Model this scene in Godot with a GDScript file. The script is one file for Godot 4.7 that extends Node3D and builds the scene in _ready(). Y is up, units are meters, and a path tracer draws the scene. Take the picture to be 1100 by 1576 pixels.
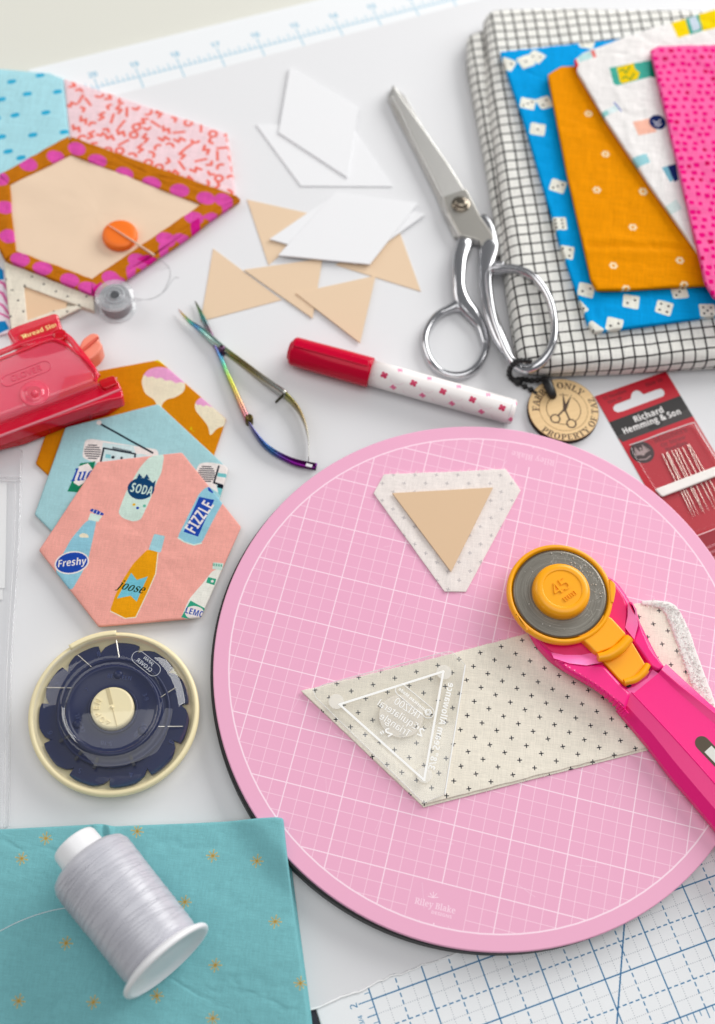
extends Node3D
# A sewing table seen from above. Everything is laid out in millimetres on the table (x right, z towards the viewer,
# y up from the gridded cutting mat) and turned into metres when a mesh is made.

const MM := 0.001
var org := Vector3.ZERO          # where the thing being built stands, in millimetres
var taken := {}
var glyph_cache := {}
var font_cache := {}
var rng := RandomNumberGenerator.new()
var cloth_tex: ImageTexture
var cloth_height: ImageTexture
var paper_height: ImageTexture
var smudge_tex: ImageTexture
var wave := FastNoiseLite.new()

func _ready():
	rng.seed = 7
	wave.seed = 3
	wave.noise_type = FastNoiseLite.TYPE_SIMPLEX_SMOOTH
	wave.frequency = 1.0
	camera_and_light()
	make_shared_textures()
	build_setting()
	build_bag()
	build_patchwork()
	build_paper_pieces()
	build_fabric_stack()
	build_shears()
	build_threader()
	build_hexagons()
	build_snips()
	build_pen()
	build_packet()
	build_round_mat()
	build_mat_pieces()
	build_rotary_cutter()
	build_needle_dome()
	build_teal_and_spool()

func camera_and_light():
	var cam := Camera3D.new()
	cam.name = "camera"
	var right := Vector3(0.99300608, 0.05127458, -0.10634772)
	var up := Vector3(-0.11806321, 0.43126028, -0.89446948)
	cam.transform = Transform3D(Basis(right, up, right.cross(up)).orthonormalized(), Vector3(-68.509, 573.251, 201.019) * MM)
	var lens := CameraAttributesPhysical.new()
	lens.frustum_focal_length = 30.0
	lens.frustum_near = 0.02
	lens.frustum_far = 20.0
	lens.frustum_focus_distance = 0.58
	lens.exposure_aperture = 3.6
	cam.attributes = lens
	add_child(cam)
	cam.current = true
	var env := Environment.new()
	env.background_mode = Environment.BG_COLOR
	env.background_color = Color(0.50, 0.503, 0.51)
	env.tonemap_mode = Environment.TONE_MAPPER_LINEAR
	env.tonemap_exposure = 1.08
	env.sdfgi_enabled = true
	env.ssao_enabled = true
	env.ssil_enabled = true
	var we := WorldEnvironment.new()
	we.name = "environment"
	we.environment = env
	add_child(we)
	area("window_light", Vector3(950, 800, -1350), Vector3(0, 0, -100), Vector2(1.5, 1.0), 3.1, Color(1.0, 0.998, 0.99))
	area("ceiling_light", Vector3(150, 1900, 150), Vector3(0, 0, 0), Vector2(1.8, 1.4), 1.3, Color(1.0, 0.998, 0.992))
	area("side_window_light", Vector3(-1150, 800, -500), Vector3(-50, 0, -100), Vector2(0.6, 0.9), 0.36, Color(1.0, 0.99, 0.98))

func area(called: String, at_mm: Vector3, to_mm: Vector3, size: Vector2, energy: float, tint: Color):
	var l := AreaLight3D.new()
	l.name = called
	l.area_size = size
	l.light_energy = energy
	l.light_color = tint
	l.shadow_enabled = true
	l.area_range = 8.0
	l.look_at_from_position(at_mm * MM, to_mm * MM, Vector3(0.02, 1, -0.3).normalized())
	add_child(l)

# ---------------------------------------------------------------- things and parts
func numbered(called: String) -> String:
	var k: int = taken.get(called, 0)
	taken[called] = k + 1
	return called if k == 0 else "%s_%03d" % [called, k]

func tag(o: Node3D, label: String, category: String, group := ""):
	o.set_meta("label", label)
	o.set_meta("category", category)
	if group:
		o.set_meta("group", group)

func thing(called: String, label: String, category: String, at := Vector3.ZERO, group := "", turn := 0.0) -> Node3D:
	var o := Node3D.new()
	o.name = numbered(called)
	add_child(o, true)
	o.position = at * MM
	o.rotation.y = deg_to_rad(-turn)      # turn is clockwise seen from above, like the angles used everywhere here
	tag(o, label, category, group)
	org = Vector3.ZERO if turn != 0.0 else at
	return o

func local():
	org = Vector3.ZERO

func S() -> Shape:
	return Shape.new(org)

func part(called: String, s: Shape, m: Material, under: Node, label := "") -> MeshInstance3D:
	var o := MeshInstance3D.new()
	o.name = called
	o.mesh = s.done()
	o.material_override = m
	under.add_child(o, true)
	if label:
		o.set_meta("label", label)
	return o

func solo(called: String, at: Vector3, label: String, category: String, make: Callable, m: Material, group := "") -> MeshInstance3D:
	org = at
	var s := S()
	make.call(s)
	var o := MeshInstance3D.new()
	o.name = numbered(called)
	o.mesh = s.done()
	o.material_override = m
	add_child(o, true)
	o.position = at * MM
	tag(o, label, category, group)
	return o

# ---------------------------------------------------------------- plane geometry
func P(a: Array) -> PackedVector2Array:
	var r := PackedVector2Array()
	for i in a.size() / 2:
		r.append(Vector2(a[2 * i], a[2 * i + 1]))
	return r

func L(a: Array) -> PackedVector3Array:
	var r := PackedVector3Array()
	for i in a.size() / 3:
		r.append(Vector3(a[3 * i], a[3 * i + 1], a[3 * i + 2]))
	return r

static func turned(p: PackedVector2Array) -> PackedVector2Array:
	var s := 0.0
	for i in p.size():
		s += p[i].cross(p[(i + 1) % p.size()])
	if s >= 0:
		return p
	var q := p.duplicate()
	q.reverse()
	return q

static func inset(p: PackedVector2Array, d: float) -> PackedVector2Array:
	var r := PackedVector2Array()
	var n := p.size()
	for i in n:
		var a := (p[i] - p[(i + n - 1) % n]).normalized()
		var b := (p[(i + 1) % n] - p[i]).normalized()
		var na := Vector2(-a.y, a.x)
		var nb := Vector2(-b.y, b.x)
		var m := na + nb
		if m.length() < 0.2:
			r.append(p[i] + na * d)
			continue
		m = m.normalized()
		r.append(p[i] + m * (d / maxf(m.dot(na), 0.4)))
	return r

func round_poly(p: PackedVector2Array, rad: float, steps := 4) -> PackedVector2Array:
	var r := PackedVector2Array()
	var n := p.size()
	for i in n:
		var a := p[(i + n - 1) % n] - p[i]
		var b := p[(i + 1) % n] - p[i]
		var k := minf(rad, minf(a.length(), b.length()) * 0.45)
		var s := p[i] + a.normalized() * k
		var e := p[i] + b.normalized() * k
		for j in steps + 1:
			var t := float(j) / steps
			r.append(s.lerp(p[i], t).lerp(p[i].lerp(e, t), t))
	return r

func dense(p: PackedVector2Array, step: float, rough := 0.0, freq := 0.1) -> PackedVector2Array:
	var r := PackedVector2Array()
	for i in p.size():
		var a := p[i]
		var b := p[(i + 1) % p.size()]
		var k := maxi(1, int(round(a.distance_to(b) / step)))
		for j in k:
			var q := a.lerp(b, float(j) / k)
			if rough > 0.0:
				q += Vector2(wave.get_noise_2d(q.x * freq, q.y * freq), wave.get_noise_2d(q.x * freq + 71.0, q.y * freq + 13.0)) * rough
			r.append(q)
	return r

func smooth_line(p: PackedVector3Array, per: int, closed := false) -> PackedVector3Array:
	var r := PackedVector3Array()
	var n := p.size()
	var last := n if closed else n - 1
	for i in last:
		var a := p[(i + n - 1) % n] if closed else p[maxi(i - 1, 0)]
		var b := p[i]
		var c := p[(i + 1) % n]
		var d := p[(i + 2) % n] if closed else p[mini(i + 2, n - 1)]
		for j in per:
			r.append(b.cubic_interpolate(c, a, d, float(j) / per))
	if not closed:
		r.append(p[n - 1])
	return r

func circle(c: Vector2, rad: float, n := 48, rz := -1.0, turn := 0.0) -> PackedVector2Array:
	var r := PackedVector2Array()
	for i in n:
		var t := TAU * i / n
		r.append(c + Vector2(cos(t) * rad, sin(t) * (rad if rz < 0 else rz)).rotated(deg_to_rad(turn)))
	return r

func strip(a: Vector2, b: Vector2, w: float) -> PackedVector2Array:
	var n := (b - a).normalized().orthogonal() * w * 0.5
	return PackedVector2Array([a + n, b + n, b - n, a - n])

func lower(h: float, rough: float) -> Callable:
	return func(x: float, z: float): return wave.get_noise_2d(x * rough, z * rough) * h

# cloth that was folded and pressed: soft swells, a few sharp creases, fine puckers
func creased(amp: float, from: float) -> Callable:
	return func(x: float, z: float):
		var a := wave.get_noise_2d(x * 0.013 + from, z * 0.024 + from)
		var b := wave.get_noise_2d(x * 0.026 - from, z * 0.011 + 5.0)
		return amp * (0.9 * wave.get_noise_2d(x * 0.02 + from, z * 0.02) - 0.75 * exp(-absf(a) * 22.0) + 0.55 * exp(-absf(b - 0.15) * 26.0) + 0.28 * wave.get_noise_2d(x * 0.09, z * 0.12 + from) + 0.1 * wave.get_noise_2d(x * 0.3 + from, z * 0.3))

# ---------------------------------------------------------------- solid shapes
class Shape:
	var st := SurfaceTool.new()
	var org: Vector3
	var group := 1
	var tint := Color.WHITE
	var tinted := false
	func _init(o: Vector3):
		org = o
		st.begin(Mesh.PRIMITIVE_TRIANGLES)

	func put(p: Vector3, uv: Vector2, g: int, c := Color.WHITE):
		st.set_smooth_group(g)
		st.set_uv(uv)
		st.set_uv2(uv)
		if tinted:
			st.set_color(c)
		st.add_vertex((p - org) * 0.001)

	func tri(a: Vector3, b: Vector3, c: Vector3, g: int):
		put(a, Vector2(a.x, a.z), g, tint)
		put(b, Vector2(b.x, b.z), g, tint)
		put(c, Vector2(c.x, c.z), g, tint)

	func quad(a: Vector3, b: Vector3, c: Vector3, d: Vector3, g := -1):
		tri(a, b, c, g)
		tri(a, c, d, g)

	func next() -> int:
		group += 1
		return group

	# rows run from the bottom up (or along a tube), every row clockwise seen from where the rows lead
	func loft(rows: Array, closed := true, per_edge := false, uv = null, colors = null):
		var g := next()
		var n: int = rows[0].size()
		for k in rows.size() - 1:
			var lo: PackedVector3Array = rows[k]
			var hi: PackedVector3Array = rows[k + 1]
			for j in (n if closed else n - 1):
				var i := (j + 1) % n
				var gg := g + j if per_edge else g
				var ul := Vector2(lo[j].x, lo[j].z)
				var ur := Vector2(lo[i].x, lo[i].z)
				var vl := Vector2(hi[j].x, hi[j].z)
				var vr := Vector2(hi[i].x, hi[i].z)
				if uv != null:
					ul = uv[k][j]
					vl = uv[k + 1][j]
					ur = uv[k][j + 1] if uv[k].size() > n else uv[k][i]
					vr = uv[k + 1][j + 1] if uv[k].size() > n else uv[k + 1][i]
				var cl := tint
				var cu := tint
				if colors != null:
					cl = colors[k]
					cu = colors[k + 1]
				if not hi[i].is_equal_approx(hi[j]):
					put(hi[i], vr, gg, cu); put(hi[j], vl, gg, cu); put(lo[j], ul, gg, cl)
				if not lo[i].is_equal_approx(lo[j]):
					put(hi[i], vr, gg, cu); put(lo[j], ul, gg, cl); put(lo[i], ur, gg, cl)
		if per_edge:
			group += n

	static func lift(p: PackedVector2Array, y: float) -> PackedVector3Array:
		var r := PackedVector3Array()
		for q in p:
			r.append(Vector3(q.x, y, q.y))
		return r

	func cap(p: PackedVector2Array, y: float, up := true, like := PackedVector2Array()):
		var t := Geometry2D.triangulate_polygon(like if like.size() else p)
		if t.is_empty():
			t = Geometry2D.triangulate_polygon(p)
		var g := next()
		for i in t.size() / 3:
			var a := p[t[3 * i]]
			var b := p[t[3 * i + 1]]
			var c := p[t[3 * i + 2]]
			if ((b - a).cross(c - a) < 0) == up:
				var s := b
				b = c
				c = s
			tri(Vector3(a.x, y, a.y), Vector3(b.x, y, b.y), Vector3(c.x, y, c.y), g)

	func prism(poly: PackedVector2Array, y0: float, y1: float, r := 0.2, round := false, bottom := true):
		var p := cw_poly(poly)
		r = minf(r, (y1 - y0) * 0.5)
		var rows := [lift(p, y0)]
		var top := p
		if r > 0.001:
			for k in 4:
				var a := PI * 0.5 * k / 3.0
				top = shrunk(p, r * (1.0 - cos(a)))
				rows.append(lift(top, y1 - r + r * sin(a)))
		else:
			rows.append(lift(p, y1))
		loft(rows, true, not round)
		cap(top, y1, true, p)
		if bottom:
			cap(p, y0, false)

	func cw_poly(poly: PackedVector2Array) -> PackedVector2Array:
		var s := 0.0
		for i in poly.size():
			s += poly[i].cross(poly[(i + 1) % poly.size()])
		if s >= 0:
			return poly
		var q := poly.duplicate()
		q.reverse()
		return q

	func shrunk(p: PackedVector2Array, d: float) -> PackedVector2Array:
		var r := PackedVector2Array()
		var n := p.size()
		for i in n:
			var a := (p[i] - p[(i + n - 1) % n]).normalized()
			var b := (p[(i + 1) % n] - p[i]).normalized()
			var na := Vector2(-a.y, a.x)
			var nb := Vector2(-b.y, b.x)
			var m := na + nb
			if m.length() < 0.2:
				r.append(p[i] + na * d)
				continue
			m = m.normalized()
			r.append(p[i] + m * (d / maxf(m.dot(na), 0.4)))
		return r

	# a soft slab: rounded sides of radius er, a top that may swell and crease, prints that wrap round the sides
	func cushion(poly: PackedVector2Array, y0: float, y1: float, er: float, rings: int, bump: Callable, keep := 1.0):
		var p := cw_poly(poly)
		er = minf(er, (y1 - y0) * 0.5)
		var rows := []
		var uvs := []
		var mid := Vector2.ZERO
		for q in p:
			mid += q
		mid /= p.size()
		for k in 9:
			var a := -PI * 0.5 + PI * k / 8.0
			var y := (y0 + er + er * sin(a)) if k < 4 else (y1 - er + er * sin(a))
			var ring := shrunk(p, er * (1.0 - cos(a)))
			var arc := er * (PI * 0.5 - a) + (y1 - y0 - 2.0 * er if k < 4 else 0.0)
			var row := PackedVector3Array()
			for q in ring:
				row.append(Vector3(q.x, y + (bump.call(q.x, q.y) * (clampf((y - y0) / (y1 - y0), 0.0, 1.0)) if k > 3 else 0.0), q.y))
			rows.append(row)
			uvs.append(shrunk(p, er - arc))
		var edge := shrunk(p, er)
		for k in rings:
			var t := float(k + 1) / rings
			var row := PackedVector3Array()
			var uv := PackedVector2Array()
			for q in edge:
				var w := q.lerp(mid, t)
				row.append(Vector3(w.x, y1 + bump.call(w.x, w.y), w.y))
				uv.append(w)
			rows.append(row)
			uvs.append(uv)
		var base := PackedVector3Array()
		for q in p:
			base.append(Vector3(mid.x, y0, mid.y))
		rows.push_front(base)
		uvs.push_front(uvs[0])
		loft(rows, true, false, uvs)

	# a thin sheet over a polygon with its own height at every point: top, rim and underside
	func lathe(c: Vector3, profiles: Array, n := 64):
		for prof in profiles:
			var rows := []
			for q in prof:
				var row := PackedVector3Array()
				for i in n:
					var t := TAU * i / n
					row.append(c + Vector3(cos(t) * q.x, q.y, sin(t) * q.x))
				rows.append(row)
			loft(rows)

	func tube(path: PackedVector3Array, radii: Array, n := 8, closed := false, flat := 1.0, colors = null):
		var rows := []
		var m := path.size()
		for i in m:
			var t: Vector3
			if closed:
				t = (path[(i + 1) % m] - path[(i + m - 1) % m]).normalized()
			else:
				t = (path[mini(i + 1, m - 1)] - path[maxi(i - 1, 0)]).normalized()
			var side := t.cross(Vector3.UP)
			if side.length() < 0.05:
				side = Vector3.RIGHT
			side = side.normalized()
			var top := side.cross(t).normalized()
			var f := float(i) / maxi(m - 1, 1) * (radii.size() - 1)
			var r: float = lerpf(radii[int(f)], radii[mini(int(f) + 1, radii.size() - 1)], f - int(f))
			var row := PackedVector3Array()
			for j in n:
				var a := TAU * j / n
				row.append(path[i] + side * cos(a) * r + top * sin(a) * r * flat)
			rows.append(row)
		if closed:
			rows.append(rows[0])
		loft(rows, true, false, null, colors)
		if not closed:
			for e in [0, m - 1]:
				var mid := Vector3.ZERO
				for q in rows[e]:
					mid += q
				mid /= n
				var g := next()
				for j in n:
					var a: Vector3 = rows[e][j]
					var b: Vector3 = rows[e][(j + 1) % n]
					if e == 0:
						tri(mid, b, a, g)
					else:
						tri(mid, a, b, g)

	func ball(c: Vector3, r: float, n := 8):
		var prof := []
		for k in n + 1:
			var a := -PI * 0.5 + PI * k / n
			prof.append(Vector2(maxf(cos(a) * r, 0.0), sin(a) * r))
		lathe(c, [prof], n * 2)

	func done() -> ArrayMesh:
		st.generate_normals()
		return st.commit()

# ---------------------------------------------------------------- flat print
class Canvas:
	var img: Image
	var o: Vector2
	var size: Vector2
	var s: float
	var host
	func _init(owner, rect: Rect2, per_mm: float, bg: Color):
		host = owner
		o = rect.position
		size = rect.size
		s = minf(per_mm, 2040.0 / maxf(size.x, size.y)) * 2.0
		img = Image.create(int(size.x * s / 2.0) * 2, int(size.y * s / 2.0) * 2, false, Image.FORMAT_RGB8)
		img.fill(bg)

	func polys(list: Array, c: Color):
		var edges := []
		var top := 1e9
		var low := -1e9
		for poly in list:
			var n: int = poly.size()
			for i in n:
				var a: Vector2 = (poly[i] - o) * s
				var b: Vector2 = (poly[(i + 1) % n] - o) * s
				top = minf(top, a.y)
				low = maxf(low, a.y)
				if a.y == b.y:
					continue
				edges.append([a, b] if a.y < b.y else [b, a])
		var h := img.get_height()
		for y in range(maxi(0, int(floor(top))), mini(h, int(ceil(low)) + 1)):
			var yc := y + 0.5
			var xs := PackedFloat32Array()
			for e in edges:
				var a: Vector2 = e[0]
				var b: Vector2 = e[1]
				if yc >= a.y and yc < b.y:
					xs.append(a.x + (b.x - a.x) * (yc - a.y) / (b.y - a.y))
			xs.sort()
			for k in xs.size() / 2:
				var x0 := int(ceil(xs[2 * k] - 0.5))
				var x1 := int(ceil(xs[2 * k + 1] - 0.5))
				if x1 > x0:
					img.fill_rect(Rect2i(x0, y, x1 - x0, 1), c)

	func poly(p: PackedVector2Array, c: Color):
		polys([p], c)

	func line(a: Vector2, b: Vector2, w: float, c: Color):
		poly(host.strip(a, b, w), c)

	func path(p: PackedVector2Array, w: float, c: Color, closed := false):
		for i in (p.size() if closed else p.size() - 1):
			line(p[i], p[(i + 1) % p.size()], w, c)
			dot(p[i], w * 0.5, c)
		dot(p[p.size() - 1], w * 0.5, c)

	func dot(m: Vector2, r: float, c: Color, rz := -1.0, turn := 0.0):
		poly(host.circle(m, r, 24, rz, turn), c)

	func ring(m: Vector2, r: float, w: float, c: Color, from := 0.0, to := 360.0):
		var n := maxi(8, int((to - from) / 4.0))
		var p := PackedVector2Array()
		for i in n + 1:
			var t := deg_to_rad(lerpf(from, to, float(i) / n))
			p.append(m + Vector2(cos(t), sin(t)) * (r + w * 0.5))
		for i in n + 1:
			var t := deg_to_rad(lerpf(to, from, float(i) / n))
			p.append(m + Vector2(cos(t), sin(t)) * (r - w * 0.5))
		poly(p, c)

	func text(words: String, at: Vector2, em: float, turn: float, c: Color, face := "Droid Sans", mirror := false, wide := 1.0, slant := 0.0, heavy := 700):
		var v: PackedVector2Array = host.glyphs(words, face, heavy)
		var r := deg_to_rad(turn)
		for i in v.size() / 3:
			var q := PackedVector2Array()
			for k in 3:
				var g := v[3 * i + k]
				g.x = (g.x * wide + g.y * slant) * (-1.0 if mirror else 1.0)
				q.append(at + Vector2(g.x, -g.y).rotated(r) * em)
			poly(q, c)

	func arc_text(words: String, m: Vector2, r: float, middle: float, em: float, c: Color, under := false, face := "Droid Serif"):
		var f: Font = host.face(face, 700)
		var total := 0.0
		var adv := []
		for ch in words:
			var a: float = f.get_string_size(ch, HORIZONTAL_ALIGNMENT_LEFT, -1, 64).x / 64.0 * em * 1.04
			adv.append(a)
			total += a
		var at := -total * 0.5
		for i in words.length():
			var t := rad_to_deg((at + adv[i] * 0.5) / r)
			at += adv[i]
			var a := middle - t if under else middle + t
			if words[i] != " ":
				text(words[i], m + Vector2.from_angle(deg_to_rad(a)) * r, em, a - 90.0 if under else a + 90.0, c, face)

	func tex() -> ImageTexture:
		img.shrink_x2()
		return ImageTexture.create_from_image(img)

	func scale() -> Vector3:
		return Vector3(1.0 / size.x, 1.0 / size.y, 1.0)

	func offset() -> Vector3:
		return Vector3(-o.x / size.x, -o.y / size.y, 0.0)

func canvas(a: Vector2, b: Vector2, per_mm: float, bg: Color) -> Canvas:
	return Canvas.new(self, Rect2(a, b - a), per_mm, bg)

func over(p: PackedVector2Array, grow: float, per_mm: float, bg: Color) -> Canvas:
	var r := Rect2(p[0], Vector2.ZERO)
	for q in p:
		r = r.expand(q)
	return Canvas.new(self, r.grow(grow), per_mm, bg)

func face(called: String, heavy: int) -> Font:
	var key := "%s %d" % [called, heavy]
	if not font_cache.has(key):
		var f := SystemFont.new()
		f.font_names = PackedStringArray([called])
		f.font_weight = heavy
		font_cache[key] = f
	return font_cache[key]

func glyphs(words: String, called: String, heavy: int) -> PackedVector2Array:
	var key := "%s|%s|%d" % [words, called, heavy]
	if not glyph_cache.has(key):
		var tm := TextMesh.new()
		tm.font = face(called, heavy)
		tm.text = words
		tm.font_size = 64
		tm.pixel_size = 1.0 / 64.0
		tm.depth = 0.0
		tm.curve_step = 2.0
		var a := tm.surface_get_arrays(0)
		var r := PackedVector2Array()
		var v: PackedVector3Array = a[Mesh.ARRAY_VERTEX]
		if a[Mesh.ARRAY_INDEX] != null and a[Mesh.ARRAY_INDEX].size() > 0:
			for i in a[Mesh.ARRAY_INDEX]:
				r.append(Vector2(v[i].x, v[i].y))
		else:
			for q in v:
				r.append(Vector2(q.x, q.y))
		glyph_cache[key] = r
	return glyph_cache[key]

# lettering that stands a little proud of a surface
func letters(s: Shape, words: String, at: Vector2, y: float, em: float, turn: float, proud := 0.15, mirror := false, called := "Droid Sans", heavy := 700):
	var v := glyphs(words, called, heavy)
	var r := deg_to_rad(turn)
	var g := s.next()
	for i in v.size() / 3:
		var q := []
		for k in 3:
			var p := v[3 * i + k]
			var w := at + Vector2(p.x * (-1.0 if mirror else 1.0), -p.y).rotated(r) * em
			q.append(Vector3(w.x, y + proud, w.y))
		var up: Vector3 = (q[1] - q[0]).cross(q[2] - q[0])
		if up.y > 0.0:      # clockwise seen from above has its normal down by the right hand rule
			s.tri(q[0], q[2], q[1], g)
		else:
			s.tri(q[0], q[1], q[2], g)

# embossed lettering with sides
func embossed(s: Shape, words: String, at: Vector2, y: float, em: float, turn: float, proud := 0.5, heavy := 400):
	var tm := TextMesh.new()
	tm.font = face("Droid Sans", heavy)
	tm.text = words
	tm.font_size = 64
	tm.pixel_size = 1.0 / 64.0
	tm.depth = 1.0
	tm.curve_step = 2.0
	var a := tm.surface_get_arrays(0)
	var v: PackedVector3Array = a[Mesh.ARRAY_VERTEX]
	var order: Array = range(v.size())
	if a[Mesh.ARRAY_INDEX] != null and a[Mesh.ARRAY_INDEX].size() > 0:
		order = Array(a[Mesh.ARRAY_INDEX])
	var r := deg_to_rad(turn)
	for i in order.size() / 3:
		var q := []
		for k in 3:
			var p: Vector3 = v[order[3 * i + k]]
			var w := at + Vector2(p.x, -p.y).rotated(r) * em
			q.append(Vector3(w.x, y + (p.z + 0.5) * proud, w.y))
		s.tri(q[0], q[1], q[2], -1)

# ---------------------------------------------------------------- materials
func make_shared_textures():
	var n := 256
	var im := Image.create(n, n, false, Image.FORMAT_RGB8)
	var hm := Image.create(n, n, false, Image.FORMAT_RGB8)
	var warp := PackedFloat32Array()
	var weft := PackedFloat32Array()
	for i in n * 8:
		warp.append(rng.randf())
		weft.append(rng.randf())
	for y in n:
		for x in n:
			var a := warp[(x / 2) * 8 + ((y / 37 + x / 2) % 8)]
			var b := weft[(y / 2) * 8 + ((x / 41 + y / 2) % 8)]
			var cross := 1.0 if ((x / 2 + y / 2) % 2) == 0 else 0.0
			var t := a if cross > 0.5 else b
			var v := 0.89 + 0.11 * t
			im.set_pixel(x, y, Color(v, v, v))
			var h := 0.35 + 0.3 * t + 0.25 * cross + 0.1 * rng.randf()
			hm.set_pixel(x, y, Color(h, h, h))
	cloth_tex = ImageTexture.create_from_image(im)
	cloth_height = ImageTexture.create_from_image(hm)
	var pm := Image.create(n, n, false, Image.FORMAT_RGB8)
	for y in n:
		for x in n:
			var h := 0.5 + 0.25 * wave.get_noise_2d(x * 0.21, y * 0.21) + 0.25 * rng.randf()
			pm.set_pixel(x, y, Color(h, h, h))
	paper_height = ImageTexture.create_from_image(pm)
	var sm := Image.create(n, n, false, Image.FORMAT_RGB8)
	for y in n:
		for x in n:
			var h := clampf(0.55 + 0.5 * wave.get_noise_2d(x * 0.03, y * 0.03) + 0.25 * wave.get_noise_2d(x * 0.15, y * 0.15), 0.0, 1.0)
			sm.set_pixel(x, y, Color(h, h, h))
	smudge_tex = ImageTexture.create_from_image(sm)

func plain(c: Color, rough := 0.5, metal := 0.0, spec := 0.5) -> StandardMaterial3D:
	var m := StandardMaterial3D.new()
	m.albedo_color = c
	m.roughness = rough
	m.metallic = metal
	m.metallic_specular = spec
	return m

func printed(c: Canvas, rough := 0.5, spec := 0.5) -> StandardMaterial3D:
	var m := plain(Color.WHITE, rough, 0.0, spec)
	m.albedo_texture = c.tex()
	m.texture_repeat = false
	m.uv1_scale = c.scale()
	m.uv1_offset = c.offset()
	return m

func cloth(c: Color, print_canvas: Canvas = null, tile := 56.0, deep := 0.016) -> StandardMaterial3D:
	var m := plain(c, 0.95, 0.0, 0.12)
	m.albedo_texture = cloth_tex
	m.uv1_triplanar = true
	m.uv1_scale = Vector3.ONE * (1000.0 / tile)
	m.heightmap_enabled = true
	m.heightmap_texture = cloth_height
	m.heightmap_scale = deep
	m.rim_enabled = true
	m.rim = 0.06
	m.rim_tint = 0.6
	if print_canvas:
		m.albedo_color = Color.WHITE
		m.detail_enabled = true
		m.detail_albedo = print_canvas.tex()
		m.detail_blend_mode = BaseMaterial3D.BLEND_MODE_MUL
		m.detail_uv_layer = BaseMaterial3D.DETAIL_UV_2
		m.uv2_scale = print_canvas.scale()
		m.uv2_offset = print_canvas.offset()
	return m

func card(c: Color, deep := 0.006) -> StandardMaterial3D:
	var m := plain(c, 0.8, 0.0, 0.3)
	m.uv1_triplanar = true
	m.uv1_scale = Vector3.ONE * 40.0
	m.heightmap_enabled = true
	m.heightmap_texture = paper_height
	m.heightmap_scale = deep
	return m

func clear(c: Color, alpha: float, rough := 0.04) -> StandardMaterial3D:
	var m := plain(c, rough)
	m.albedo_color.a = alpha
	m.transparency = BaseMaterial3D.TRANSPARENCY_ALPHA
	m.cull_mode = BaseMaterial3D.CULL_DISABLED
	return m

func chrome(c: Color, rough := 0.12) -> StandardMaterial3D:
	var m := plain(c, rough, 1.0)
	return m

func rgb(r: int, g: int, b: int) -> Color:
	return Color8(r, g, b)

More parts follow.
